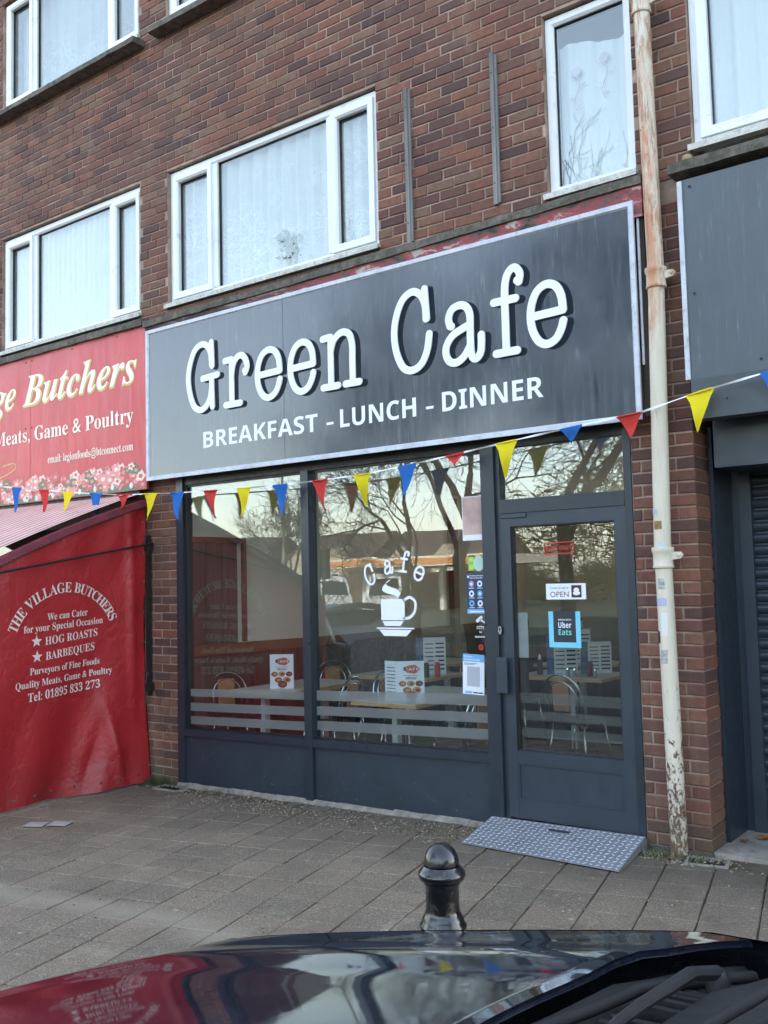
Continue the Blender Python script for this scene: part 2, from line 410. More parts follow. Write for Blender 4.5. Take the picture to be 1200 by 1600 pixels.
# ================================================================== GROUND
gb = B(); gb.add([(-220,-220,-.30),(220,-220,-.30),(220,60,-.30),(-220,60,-.30)], [(0,1,2,3)])
mk('ground', gb, mat('far_ground', (.06,.07,.045), .95, var=.3, scale=.2, bump=0), kind='structure')
rb = B()
xs = [-90, -14, 6, 60]
for a, b_ in zip(xs, xs[1:]):
    rb.add([(a,-15,gz(a,-4)-.07),(b_,-15,gz(b_,-4)-.07),(b_,-3.60,gz(b_,-4)-.07),(a,-3.60,gz(a,-4)-.07)], [(0,1,2,3)])
mk('road', rb, M_asphalt, kind='structure')
pv = B()
for a, b_ in ((-30,-14),(-14,6),(6,14)):
    pv.add([(a,-3.62,gz(a,-3.6)-.012),(b_,-3.62,gz(b_,-3.6)-.012),(b_,1.0,gz(b_,1)-.012),(a,1.0,gz(a,1)-.012)], [(0,1,2,3)])
pave = mk('pavement', pv, M_dirt, kind='structure')
# paving slabs, grid turned 12 degrees to the shop fronts
A = math.radians(12.5); ca, sa = math.cos(A), math.sin(A); P = .272
def clip(poly, axis, lim, keep_less):
    out = []
    for i, a in enumerate(poly):
        b_ = poly[(i+1) % len(poly)]
        ia = (a[axis] <= lim) == keep_less; ib = (b_[axis] <= lim) == keep_less
        if ia: out.append(a)
        if ia != ib:
            t = (lim-a[axis])/(b_[axis]-a[axis]); out.append((a[0]+(b_[0]-a[0])*t, a[1]+(b_[1]-a[1])*t))
    return out
slabs = []
for i in range(-60, 30):
    for j in range(-25, 25):
        g = .0035; u0_, u1_, v0_, v1_ = i*P+g, (i+1)*P-g, j*P+g, (j+1)*P-g
        poly = [(ca*u-sa*v-2.05, sa*u+ca*v-.62) for u, v in ((u0_,v0_),(u1_,v0_),(u1_,v1_),(u0_,v1_))]
        poly = clip(clip(clip(clip(poly, 1, -.205, True), 1, -3.5, False), 0, 2.5, True), 0, -13, False)
        if len(poly) < 3: continue
        ar = abs(sum(poly[k][0]*poly[(k+1) % len(poly)][1]-poly[(k+1) % len(poly)][0]*poly[k][1] for k in range(len(poly))))/2
        if ar < .004: continue
        slabs.append(poly)
def inview(p):
    d = V(p)-CAMP; z = d.dot(fw)
    if z < .1: return None
    x = 600+1500.23*d.dot(rr)/z; y = 800-1500.23*d.dot(uu)/z
    return (x, y, z) if -40 < x < 1240 and -40 < y < 1640 else None
def slabmesh(b, poly, cx, cy, dz, tx, ty, ox=0, oy=0, oz=0):
    n_ = len(poly); e = rnd.uniform(.004,.009); poly = [(x+rnd.uniform(-.0022,.0022), y+rnd.uniform(-.0022,.0022)) for x, y in poly]
    def zz(x, y): return gz(x, y)+dz+(x-cx)*tx+(y-cy)*ty
    ins = []
    for x, y in poly:
        dx, dy = cx-x, cy-y; l = math.hypot(dx, dy); ins.append((x+dx/l*e, y+dy/l*e))
    vs = [(x-ox, y-oy, zz(x, y)-.04-oz) for x, y in poly]+[(x-ox, y-oy, zz(x, y)-.004-oz) for x, y in poly]+[(x-ox, y-oy, zz(x, y)-oz) for x, y in ins]
    fs = [tuple(range(2*n_, 3*n_))]+[(k, (k+1) % n_, n_+(k+1) % n_, n_+k) for k in range(n_)]+[(n_+k, n_+(k+1) % n_, 2*n_+(k+1) % n_, 2*n_+k) for k in range(n_)]
    b.add(vs, fs)
vis = []; rest = []
for poly in slabs:
    cx = sum(p[0] for p in poly)/len(poly); cy = sum(p[1] for p in poly)/len(poly)
    q = inview((cx, cy, 0))
    if q and q[1] < 1500 and not (cx < -7.1): vis.append((q[2], poly, cx, cy))
    else: rest.append((poly, cx, cy))
vis.sort(key=lambda t: t[0])
for t in vis[290:]: rest.append(t[1:])
for _, poly, cx, cy in vis[:290]:
    b = B(); z0 = gz(cx, cy)
    slabmesh(b, poly, cx, cy, rnd.uniform(-.003, .003), rnd.uniform(-.010, .010), rnd.uniform(-.010, .010), cx, cy, z0)
    link('paving_slab', b.mesh('paving_slab', M_slab), pave, (cx, cy, z0))
b = B()
for poly, cx, cy in rest: slabmesh(b, poly, cx, cy, rnd.uniform(-.0025, .0025), rnd.uniform(-.008, .008), rnd.uniform(-.008, .008))
mk('more_paving_slabs', b, M_slab, pave, kind='stuff')
# row of brick-sized setts along the foot of the shop front
x = -7.0; k = 0
while x < -3.45:
    w = .100; b = B(); s_ = rnd.uniform(-.003, .003)
    b.add([(-w/2+.004,-.09,-.03),(w/2-.004,-.09,-.03),(w/2-.004,.045,-.03),(-w/2+.004,.045,-.03),(-w/2+.006,-.088,s_),(w/2-.006,-.088,s_),(w/2-.006,.043,s_),(-w/2+.006,.043,s_)],
          [(4,5,6,7),(0,1,5,4),(1,2,6,5),(2,3,7,6),(3,0,4,7)])
    if x > -5.0 or rnd.random() < .3:
        link('paving_sett', b.mesh('paving_sett', M_slab), pave, (x, -.115, gz(x, -.1)+.001))
    x += w+.004
b = B()
x = -6.6
while x < -3.5:   # ragged cement fillet along the foot of the shop front
    w = .13; h0 = .008+rnd.uniform(0, .010); d0 = .030+rnd.uniform(0, .03)
    z = gz(x); b.add([(x,-d0,z-.01),(x+w,-d0-rnd.uniform(-.01,.01),z-.01),(x+w,.0,z-.01),(x,.0,z-.01),(x,-.02,z+h0),(x+w,-.02,z+h0),(x+w,0,z+h0+.01),(x,0,z+h0+.01)],
                     [(4,5,6,7),(0,1,5,4),(1,2,6,5),(3,0,4,7)]); x += w
mk('cement_fillet', b, mat('pale_cement', lin(140,133,120), .95, var=.3, scale=10, bump=.5), pave)
# kerb
x = -30
while x < 14:
    b = B(); b.box(-.455,.455,-.07,.07,-.25,0); o = link('kerb_stone', b.mesh('kerb_stone', M_kerb), None if False else pave, (x+.46, -3.60, gz(x+.46,-3.6)+.004)); x += .92
    if x > 6: break
# cracks, grates
def grate(x, y, w, d, label, rz=0):
    t = thing('drain_grate', label, 'drain grate', (x, y, gz(x, y)+.004), rz)
    b = B(); b.box(-w/2-.02, w/2+.02, -d/2-.02, -d/2, -.02, .006); b.box(-w/2-.02, w/2+.02, d/2, d/2+.02, -.02, .006)
    b.box(-w/2-.02, -w/2, -d/2, d/2, -.02, .006); b.box(w/2, w/2+.02, -d/2, d/2, -.02, .006); mk('frame', b, M_kerb, t)
    b = B(); b.box(-w/2, w/2, -d/2, d/2, -.03, -.004); mk('pit', b, M_dark, t)
    for k in range(5):
        b = B(); xx = -w/2+w*(k+.5)/5; b.box(xx-.007, xx+.007, -d/2, d/2, -.004, .003); mk('bar', b, M_black, t)
    return t
grate(-6.52, -.17, .26, .10, 'small grey drain grate at the foot of the left brick pier')
grate(-1.93, -.16, .20, .12, 'small dark drain grate in front of the right brick pier', .2)
b = B(); b.box(-.10,.10,-.09,.09,0,.004); 
for i_, (x, y, r, lb) in enumerate(((-6.45,-1.50,.5,'white paper scrap lying nearer the red sheet on the paving'), (-6.30,-1.40,.45,'white paper scrap lying beside the other one, farther from the sheet'))):
    bb = B(); bb.box(-.075,.075,-.06,.06,0,.003); mk('paper_scrap', bb, mat('paper', lin(176,168,158), .9, bump=0), loc=(x, y, gz(x, y)+.006), rot=(0,0,r), label=lb, cat='paper scrap', group='paper scraps on the paving')

# weeds, leaves and grit
b = B()
def tuft(x, y, n_, h, sp):
    for _ in range(n_):
        a = rnd.uniform(0, 6.28); px = x+rnd.gauss(0, sp); py = y+rnd.gauss(0, sp*.45); z = gz(px, py)
        l = h*rnd.uniform(.4, 1); w = .004
        b.add([(px-w,py,z),(px+w,py,z),(px+math.cos(a)*l*.6, py+math.sin(a)*l*.6, z+l)], [(0,1,2)])
tuft(-6.85,-.10, 260, .09, .13); tuft(-5.9,-.13, 60, .03, .2); tuft(-3.7,-.35, 90, .03, .16); tuft(-2.12,-.16, 120, .05, .11); tuft(-4.3,-.3, 60, .02, .3); tuft(-7.1,-.5,60,.02,.3)
mk('weeds', b, M_grass, kind='stuff', label='green weeds and grass tufts growing at the foot of the walls', cat='weeds')
b = B()
for _ in range(2600):
    if rnd.random() < .5: px, py = rnd.uniform(-6.3,-3.4), rnd.gauss(-.26,.16)
    elif rnd.random() < .6: px, py = rnd.gauss(-2.1,.14), rnd.gauss(-.12,.06)
    else: px, py = rnd.uniform(-7,-1.2), rnd.uniform(-3.0,-.1)
    if py > -.06: continue
    s_ = rnd.uniform(.003,.009); z = gz(px,py)+.002
    b.add([(px-s_,py-s_,z),(px+s_,py-s_*.6,z),(px+s_*.4,py+s_,z),(px,py,z+s_*.9)], [(0,1,3),(1,2,3),(2,0,3)])
mk('grit', b, mat('grit', lin(142,126,104), .95, var=.6, scale=40, bump=0), kind='stuff', label='grit and crumbs of stone scattered on the paving', cat='grit')
def leafmesh():
    b = B(); n_ = 9; vs = [(0,0,.006)]
    for k in range(n_):
        t = 2*math.pi*k/n_; r = .030*(1 if k % 2 else .72); vs.append((r*math.cos(t)*1.2, r*math.sin(t), .004+.012*abs(math.sin(t*1.5))))
    b.add(vs, [(0,k+1,(k+1) % n_+1) for k in range(n_)]); return b.mesh('fallen_leaf', M_leaf)
lm = leafmesh()
for x, y, s_, r, lb in ((-1.78,.42,1.3,.3,'orange fallen leaf on the step against the shutter guide'), (-1.66,.24,1.5,1.1,'brown curled fallen leaf on the concrete step, front of the group'),
                    (-1.58,.46,1.2,2.0,'pale brown fallen leaf under the roller shutter'), (-1.86,.30,.9,2.8,'small brown fallen leaf beside the painted door jamb')):
    o = link('fallen_leaf', lm, None, (x, y, .078), (.1,.1,r)); o.scale = (s_,)*3; tag(o, lb, 'leaf', 'fallen leaves by the shutter')

# ================================================================== BUILDING
bld = thing('terrace_building', 'brown brick terrace with flats above shops and white framed windows', 'building')
WX0, WX1 = -12.6, 2.6
openX = [(-12.4,-9.98),(-9.415,-7.085),(-6.70,-4.28),(-2.855,-2.235),(-1.875,.50),(1.1,2.4)]
Z1, Z2, Z3, Z4 = 4.20, 5.50, 6.89, 8.19
TOP = 9.5
# mortar bed: slabs round the openings, sunk behind the brick faces
b = B(); yb0, yb1 = .007, .24
def colspan(xa, xb): return [(xa, xb)]
b.box(WX0, WX1, yb0, yb1, 3.98, Z1)
b.box(WX0, WX1, yb0, yb1, Z2, Z3); b.box(WX0, WX1, yb0, yb1, Z4, TOP)
prev = WX0
for xa, xb in openX+[(WX1, WX1)]:
    if xa-prev > .01:
        b.box(prev, xa, yb0, yb1, Z1, Z2); b.box(prev, xa, yb0, yb1, Z3, Z4)
    prev = xb
wall = mk('wall', b, M_mortar, bld)
b = B(); b.box(-7.04,-6.605, yb0, .25, -.2, 3.98); pierL = mk('pier', b, M_mortar, bld)
b = B(); b.box(-2.35,-1.957, yb0, .248, -.2, 3.98); pier = mk('pier', b, M_mortar, bld)
bricks = []   # (x0,x1,y1,z0,z1,parent)
CH, PT, J = .0775, .232, .011
def course_bricks(xa, xb, z, h, off, pitch, parent, depth=.10, rightdepth=None, leftflush=True):
    x = math.floor((xa-off)/pitch)*pitch+off
    while x < xb:
        a = max(x+J/2, xa); c = min(x+pitch-J/2, xb)
        if rightdepth and xb-c < .03: c = xb
        if c-a > .03:
            bricks.append((a, c, depth if not (rightdepth and c > xb-.001) else rightdepth, z+J/2, z+h-J/2, parent))
        x += pitch
z = Z1-CH; row = 0
while z < TOP-.05:
    off = (.0 if row % 2 == 0 else PT/2) + (.058 if (row//2) % 2 else 0)*.5 + rnd.uniform(-.006,.006)
    zc = z+CH/2
    if Z1 < zc < Z2 or Z3 < zc < Z4: 
        prev = WX0
        for xa, xb in openX+[(WX1, WX1)]:
            if xa-prev > .05: course_bricks(prev+.002, xa-.002, z, CH, off, PT, wall)
            prev = xb
    else: course_bricks(WX0, WX1, z, CH, off, PT, wall)
    z += CH; row += 1
z = -.05; row = 0
while z < 3.98:
    po = .0 if row % 2 else .113
    course_bricks(-7.04, -6.607, z, .0755, -7.04-po+.0, .225, pierL)
    z += .0755; row += 1
z = .062; row = 0
while z < 3.98:
    xl = -2.345 if z < 2.63 else -2.20
    po = .112 if row % 2 else 0
    course_bricks(xl, -1.95, z, .0755, -1.95-.225*2-.112+po, .2245, pier, rightdepth=.25)
    z += .0755; row += 1
mshared = {}
def brickobj(a, c, d, z0, z1, par):
    key = (round(c-a, 3), round(z1-z0, 3), round(d, 2))
    v = rnd.randrange(3)
    if (key, v) not in mshared:
        bb = B(); w, h = key[0]/2, key[1]/2; rr_ = random.Random(v); e = .0035+.0015*v
        bb.bbox(-w, w, 0, d, -h, h, e)
        bb.v = [(x+(rr_.uniform(-.0028,.0028) if y < .01 else 0), y+(rr_.uniform(-.001,.001) if y < .001 else 0), z_+(rr_.uniform(-.0028,.0028) if y < .01 else 0)) for x, y, z_ in bb.v]
        mshared[(key, v)] = bb.mesh('brick', M_brick)
    o = bpy.data.objects.new('brick', mshared[(key, v)]); COL.objects.link(o); o.parent = par
    o.location = ((a+c)/2, rnd.uniform(-.0022,.0022), (z0+z1)/2)
ranked = []
for bk in bricks:
    q = inview(((bk[0]+bk[1])/2, 0, (bk[3]+bk[4])/2))
    hid = False
    if q:
        X, Zc = (bk[0]+bk[1])/2, (bk[3]+bk[4])/2
        hid = (-2.19 < X-.05 and X+.05 < -2.04) or (Zc < 4.12 and X < -7.0) or (X < -6.6 and 2.6 < Zc < 4.1) or (X < -2.22 and 2.6 < Zc < 4.1)
    ranked.append((1e9 if (not q or hid) else q[2]/math.sqrt(min(bk[1]-bk[0], .2)), bk))
ranked.sort(key=lambda t: t[0])
for _, bk in ranked[:300]: brickobj(*bk)
b = B(); b2 = B()
for _, (a, c, d, z0, z1, par) in ranked[300:]:
    yo = rnd.uniform(-.0022,.0022); bb = B(); bb.bbox(a, c, yo, d, z0, z1, .0045)
    bb.v = [(x+(rnd.uniform(-.0026,.0026) if y < .01 else 0), y, z_+(rnd.uniform(-.0026,.0026) if y < .01 else 0)) for x, y, z_ in bb.v]
    b.add(bb.v, bb.f)
mk('brickwork', b, M_brick, wall, kind='stuff')
# rear shell, party walls, slabs, roof
b = B()
b.box(WX0, -4.7, 7.0, 7.2, -.2, TOP); b.box(-2.45, WX1, 7.0, 7.2, -.2, TOP); b.box(-4.7,-2.45,7.0,7.2,-.2,.9); b.box(-4.7,-2.45,7.0,7.2,2.65,TOP); b.box(WX0-.2, WX0, 0, 7.2, -.2, TOP); b.box(WX1, WX1+.2, 0, 7.2, -.2, TOP)  # back wall left open for the added daylight window
b.box(WX0-.2, WX1+.2, -.05, 7.2, TOP, TOP+.2)
mk('outer_walls', b, mat('back_brick', lin(104,66,60), .9), bld)
b = B(); b.box(WX0, WX1, .24, 7, 3.80, 3.98); b.box(WX0, WX1, .24, 7, 6.62, 6.80)
b.box(-6.75,-6.605,.25,7,-.2,3.8); b.box(-2.36,-2.2,.25,7,-.2,3.8); b.box(-9.75,-9.65,.24,7,3.98,TOP); b.box(-6.92,-6.86,.24,7,3.98,TOP); b.box(-2.2,-2.1,.24,7,3.98,TOP); b.box(WX0,WX1,3.6,3.7,3.98,TOP)
mk('party_walls', b, M_plaster, bld)
# plinth and step
b = B(); b.box(-2.34,-1.94,-.012,.26,-.15,.062); mk('pier_plinth', b, M_concrete, bld)
b = B(); b.box(-1.945,2.3,.0,.66,-.2,.072); mk('shutter_step', b, mat('worn_concrete', lin(150,144,134), .9, var=.2, scale=5, bump=.4, dirt=lin(96,90,76), dirtamt=.5), bld)
# concrete ledges under the flats' windows
def ledge(x0, x1, z0, z1, dz=0):
    b = B(); n_ = max(1, int((x1-x0)/.12)); ys = [-.135+rnd.uniform(-.006,.004) for _ in range(n_+1)]
    zs = [z0+rnd.uniform(-.004,.004) for _ in range(n_+1)]
    for k in range(n_+1):
        x = x0+(x1-x0)*k/n_; q = dz*k/n_
        b.v += [(x,0.0,zs[k]+q),(x,ys[k],zs[k]+q),(x,ys[k],z1+q+rnd.uniform(-.004,.004)),(x,0.0,z1+.014+q)]
        if k:
            o = (k-1)*4
            for i in range(4): b.f.append((o+i, o+(i+1) % 4, o+4+(i+1) % 4, o+4+i)); b.mi.append(0)
    b.f += [(0,1,2,3),(n_*4+3,n_*4+2,n_*4+1,n_*4)]; b.mi += [0,0]
    return mk('concrete_ledge', b, M_concrete, bld)
ledge(-12.6,-6.90, 4.075, 4.135); ledge(-6.885,-2.155, 4.045, 4.100, .055); ledge(-1.985, 2.6, 4.105, 4.165)
ledge(-9.5,-7.0, 6.80, 6.85); ledge(-6.8,-4.2, 6.80, 6.85)
# lead-grey timber battens fixed to the wall
for x, za, zb, lb in ((-3.975,4.18,5.365,'grey weathered timber batten upright on the brick wall, left of the two'), (-3.232,4.28,5.375,'grey weathered timber batten upright on the brick wall, right of the two')):
    t = thing('timber_batten', lb, 'timber batten', (x, 0, za), group='weathered battens on the wall')
    b = B(); h = zb-za; b.box(-.020,.010,-.030,-.004,0,h); b.box(.0102,.028,-.020,-.004,0.01,h-.02)
    mk('batten', b, mat('weathered_grey_timber', lin(128,126,124), .9, var=.35, scale=10, bump=.4, stretch=(1,1,.06)), t)
    b = B()
    for zz in (.15, h*.5, h-.15): b.disc((-.006,-.0308,zz), .006, (1,0,0), (0,0,1), 8)
    mk('screw_head', b, M_dark, t)

# windows
def bar(b, x0, x1, z0, z1, y0, y1, e=.008):
    bb = B(); bb.bbox(x0, x1, y0, y1, z0, z1, e); b.add(bb.v, bb.f)
def mitred(b, x0, x1, z0, z1, w, y0, y1):
    """rectangular frame with mitred corners and a small chamfer toward the glass"""
    o = [(x0,z0),(x1,z0),(x1,z1),(x0,z1)]; i = [(x0+w,z0+w),(x1-w,z0+w),(x1-w,z1-w),(x0+w,z1-w)]
    ii = [(x0+w*.72,z0+w*.72),(x1-w*.72,z0+w*.72),(x1-w*.72,z1-w*.72),(x0+w*.72,z1-w*.72)]
    vs = [(x,y0,z) for x,z in o]+[(x,y0,z) for x,z in ii]+[(x,y0+.014,z) for x,z in i]+[(x,y1,z) for x,z in i]+[(x,y1,z) for x,z in o]
    fs = []
    for k in range(4):
        q = (k+1) % 4
        for r in range(4): fs.append((r*4+k, r*4+q, (r+1)*4+q, (r+1)*4+k))
        fs.append((16+k, 16+q, q, k))
    b.add(vs, fs)
def window(x0, x1, z0, z1, lights, openers, lbl=None):
    """lights: list of dividers; openers: which lights are sashes"""
    w = link('window', None, bld)
    b = B(); fwd = .058
    mitred(b, x0, x1, z0, z1, fwd, .045, .115)
    for d in lights: bar(b, d-.036, d+.036, z0+fwd, z1-fwd, .046, .112)
    mk('frame', b, M_upvc, w)
    b = B(); b.box(x0-.02, x1+.02, -.035, .044, z0-.028, z0-.002); b.box(x0-.02, x1+.02, -.035, -.030, z0-.040, z0-.0285); mk('sill', b, M_sill, w)
    eds = [x0+fwd]+sum([[d-.036, d+.036] for d in lights], [])+[x1-fwd]
    for k in range(len(lights)+1):
        a, c = eds[2*k], eds[2*k+1]; za, zb = z0+fwd, z1-fwd
        if k in openers:
            b = B(); mitred(b, a-.012, c+.012, za-.012, zb+.012, .062, .026, .100); mk('sash', b, M_upvc, w)
            a, c, za, zb = a+.048, c-.048, za+.048, zb-.048
        b = B(); mitred(b, a, c, za, zb, .006, .070, .096); mk('gasket', b, M_gasket, w)
        b = B(); b.box(a+.004, c-.004, .080, .086, za+.004, zb-.004); mk('pane', b, M_glass, w)
    return w
NET1 = net_material('net_curtain_plain', .68, .30, zlo=-.2, zhi=.8, scale=7)
NET2 = net_material('net_curtain_lace', .74, .25, (.93,.96,.96,1), zlo=-2, zhi=3, scale=13)
NET3 = net_material('voile_dense', .92, .1, zlo=-.2, zhi=.3)
def curtain(x0, x1, z0, z1, y, mt, amp, wl, label, top=None, gather=0):
    b = B(); nx = int((x1-x0)/.014)+2; nz = 14
    ph = rnd.uniform(0, 6); cx, cz = (x0+x1)/2, (z0+z1)/2
    for j in range(nz+1):
        for i in range(nx+1):
            u = i/nx; v = j/nz; x = x0+(x1-x0)*u
            f = math.sin(x*6.28/wl+ph+.6*math.sin(x*5)+.25*math.sin(v*3)) + .45*math.sin(x*6.28/wl*1.9+ph*2+v)
            zz = z0+(z1-z0)*v
            if top: zz = z0+(z1+top*math.sin(x*9+1)*.5-z0)*v
            b.v.append((x-cx+ (gather*math.sin(v*3)*(u-.5)), y+amp*f*(1-.35*v), zz-cz))
    for j in range(nz):
        for i in range(nx):
            a = j*(nx+1)+i; b.f.append((a,a+1,a+nx+2,a+nx+1)); b.mi.append(0)
    return mk('net_curtain', b, mt, smooth=True, loc=(cx,0,cz), label=label, cat='net curtain', group='net curtains in the flat windows')
window(-9.415,-7.085, 4.25, 5.485, [-8.855,-7.565], (0,2))
curtain(-9.36,-7.14, 4.28, 5.46, .135, NET2, .020, .085, 'bright patterned lace net curtain in the window above the red butcher sign')
window(-6.695,-4.285, 4.25, 5.485, [-6.12,-4.785], (0,2))
curtain(-6.64,-4.34, 4.28, 5.46, .140, NET1, .028, .16, 'white net curtain with flower embroidery in the middle three-light window')
window(-2.85,-2.24, 4.25, 5.485, [], (), )
curtain(-2.80,-2.29, 4.28, 5.28, .15, NET3, .012, .15, 'half-height white voile with faint red roses in the narrow window', top=.08)
window(-1.87, .50, 4.30, 5.485, [-.2], (0,))
curtain(-1.82, .45, 4.32, 5.46, .140, NET3, .026, .13, 'plain white voile curtain in the window above the grey panel')
window(-9.415,-7.085, 6.945, 8.18, [-8.87,-7.585], (0,2))
curtain(-9.36,-7.14, 6.97, 8.16, .22, net_material('net_faint', .55, .2, zlo=-.2, zhi=.3), .018, .22, 'thin sheer curtain in the top left window')
window(-6.695,-4.285, 6.945, 8.18, [-6.12,-4.785], (0,2))
window(-2.85,-2.24, 6.945, 8.18, [], ()); window(-1.87, .50, 6.945, 8.18, [-.2], (0,))
for z_ in (4.25, 6.945):
    window(-12.38,-10.0, z_, z_+1.235, [-11.82,-10.55], (0,2)); window(1.12,2.38, z_, z_+1.235, [], ())
# faint embroidered roses on the half curtain
def rose(cx, cz, par, s=1):
    b = B()
    pts = [(cx+.02*math.sin(k*.9)*s, .128, cz-.03-k*.035*s) for k in range(8)]
    b.tube(pts, .004*s, 4)
    for k in range(6):
        t = k*1.05; b.disc((cx+.018*math.cos(t)*s, .127-.0006*k, cz+.018*math.sin(t)*s), .02*s, (1,0,0), (0,0,1), 8)
    for k in (2,4,6): b.disc((pts[k][0]+(.03 if k % 4 else -.03)*s, .127, pts[k][2]), .016*s, (1,0,0), (0,0,1), 8, ry=.008*s)
    return b
b = B(); 
for cx, cz in ((-2.67,5.10),(-2.47,5.13)):
    r_ = rose(cx, cz, None); b.add(r_.v, r_.f)
mk('embroidered_roses', b, mat('faded_rose_thread', lin(196,178,190), .9, bump=0), bld)
# pot plant behind the middle window
t = thing('house_plant', 'leafy green pot plant on the sill behind the middle window glass', 'plant', (-5.28,.103,4.30))
b = B(); b.lathe([(.03,0),(.045,.07),(.048,.075)], n=12); mk('pot', b, mat('white_pot', (.6,.6,.6)), t)
b = B()
for k in range(46):
    a = rnd.uniform(0,6.28); h = rnd.uniform(.10,.32); r = rnd.uniform(.02,.15); c = V((math.cos(a)*r, math.sin(a)*r*.12, h))
    d = V((math.cos(a), .1*math.sin(a), rnd.uniform(-.2,.6))).normalized()*.05; s_ = d.cross(V((0,1,0))).normalized()*.017
    b.add([c-d*.6, c+s_, c+d, c-s_], [(0,1,2,3)])
mk('foliage', b, mat('dull_leaves', (.09,.13,.07), .6, bump=0), t)
b = B(); [b.tube([(0,0,.07),(math.cos(a)*.06,0,.2),(math.cos(a)*.1,0,.28)], .004, 4) for a in (0,1,2,3)]; mk('stem', b, mat('stem_green', (.06,.1,.03)), t)
# cement lumps at the sill ends
b = B(); b.lathe([(.03,0),(.038,.02),(.03,.05),(.01,.06)], (-1.90,-.02,4.185), 8); b.lathe([(.03,0),(.035,.02),(.02,.04)], (-2.875,-.015,4.15), 8)
mk('cement_lump', b, mat('ochre_cement', lin(158,136,106), .9, bump=.5), bld, smooth=True)

# ================================================================== SIGNS
def P_(y): return lambda u, v: (u, y, v)
# peeling timber fascia behind the sign
fas = thing('timber_fascia', 'old peeling red and white painted timber board above the grey cafe sign', 'fascia board')
b = B(); b.tbox(-6.87,-2.16,-.118,-.0,3.90,3.90,4.043,4.098); mk('board', b, M_peel, fas)
b = B(); b.box(-2.205,-2.165,-.088,.0,2.66,3.899); mk('end_board', b, mat('rotten_timber', lin(64,54,50), .95, var=.4, scale=12, bump=.6, stretch=(1,1,.1)), fas)
b = B(); b.box(-2.206,-2.192,-.100,-.089,2.98,3.92); mk('edge_strip', b, M_whitetrim, fas)
sg = thing('cafe_sign', 'long dark grey fascia sign lettered Green Cafe above the shopfront', 'shop sign')
SX0, SX1, SZ0, SZ1 = -6.845,-2.212,2.640,4.004
b = B(); seam = -5.165
b.box(SX0+.03, seam-.0015, -.127,-.119, SZ0+.03, SZ1-.03); mk('panel', b, M_signgrey, sg)
b = B(); b.box(seam+.0015, SX1-.03, -.1265,-.119, SZ0+.03, SZ1-.03); mk('panel', b, M_signgrey, sg)
b = B(); mitred(b, SX0, SX1, SZ0, SZ1, .040, -.139, -.119); mk('edge_trim', b, M_whitetrim, sg)
# stroke lettering
def crom(pts, per=7):
    out = []; P0 = [pts[0]]+list(pts)+[pts[-1]]
    for i in range(1, len(P0)-2):
        a, b_, c, d = P0[i-1], P0[i], P0[i+1], P0[i+2]
        for k in range(per):
            t = k/per
            out.append(tuple(.5*((2*b_[j])+(-a[j]+c[j])*t+(2*a[j]-5*b_[j]+4*c[j]-d[j])*t*t+(-a[j]+3*b_[j]-3*c[j]+d[j])*t**3) for j in (0,1)))
    out.append(pts[-1]); return out
GL = {
 'G': [('c',[(.80,.66),(.77,.84),(.66,.96),(.45,1.0),(.22,.92),(.06,.72),(0,.5),(.06,.26),(.20,.07),(.42,0),(.62,.05),(.75,.18),(.80,.34)]), ('l',[(.80,1.0),(.82,.64)]), ('l',[(.50,.47),(1.0,.49)]), ('l',[(.80,.46),(.82,.02)])],
 'r': [('l',[(0,.95),(.30,.96)]), ('l',[(.30,.96),(.30,0)]), ('l',[(.02,0),(.68,0)]), ('c',[(.30,.62),(.38,.84),(.55,.97),(.76,1.0),(.93,.90),(1.0,.74),(.92,.62)]), ('l',[(.90,.66),(.93,.66)])],
 'e': [('l',[(.04,.50),(1.0,.52)]), ('c',[(1.0,.52),(.96,.76),(.80,.94),(.52,1.0),(.24,.92),(.06,.73),(0,.5),(.06,.26),(.24,.07),(.50,0),(.76,.06),(.92,.20),(1.0,.34)])],
 'n': [('l',[(0,.95),(.22,.96)]), ('l',[(.22,.96),(.22,0)]), ('l',[(0,0),(.42,0)]), ('l',[(.62,0),(1.0,0)]), ('c',[(.22,.66),(.30,.86),(.46,.98),(.62,1.0),(.76,.92),(.82,.72),(.82,.4),(.82,0)])],
 'C': [('c',[(.92,.62),(.90,.80),(.78,.94),(.54,1.0),(.26,.92),(.07,.72),(0,.5),(.06,.26),(.24,.06),(.50,0),(.76,.06),(.93,.22),(1.0,.42)]), ('l',[(.90,1.0),(.94,.62)])],
 'a': [('c',[(.14,.66),(.10,.80),(.20,.95),(.42,1.0),(.60,.95),(.70,.80),(.70,.55),(.70,.2),(.74,.04),(.86,.0),(.97,.10),(1.0,.28),(1.0,.40)]), ('c',[(.70,.62),(.48,.57),(.20,.48),(.03,.33),(0,.17),(.10,.03),(.30,-.01),(.52,.08),(.70,.26)]), ('l',[(.13,.67),(.18,.65)])],
 'f': [('l',[(.04,0),(.82,0)]), ('l',[(0,.63),(.82,.63)]), ('c',[(.42,0),(.42,.4),(.42,.7),(.48,.88),(.64,.98),(.84,1.0),(1.0,.92),(.96,.82)]), ('l',[(.90,.84),(.95,.83)])],
}
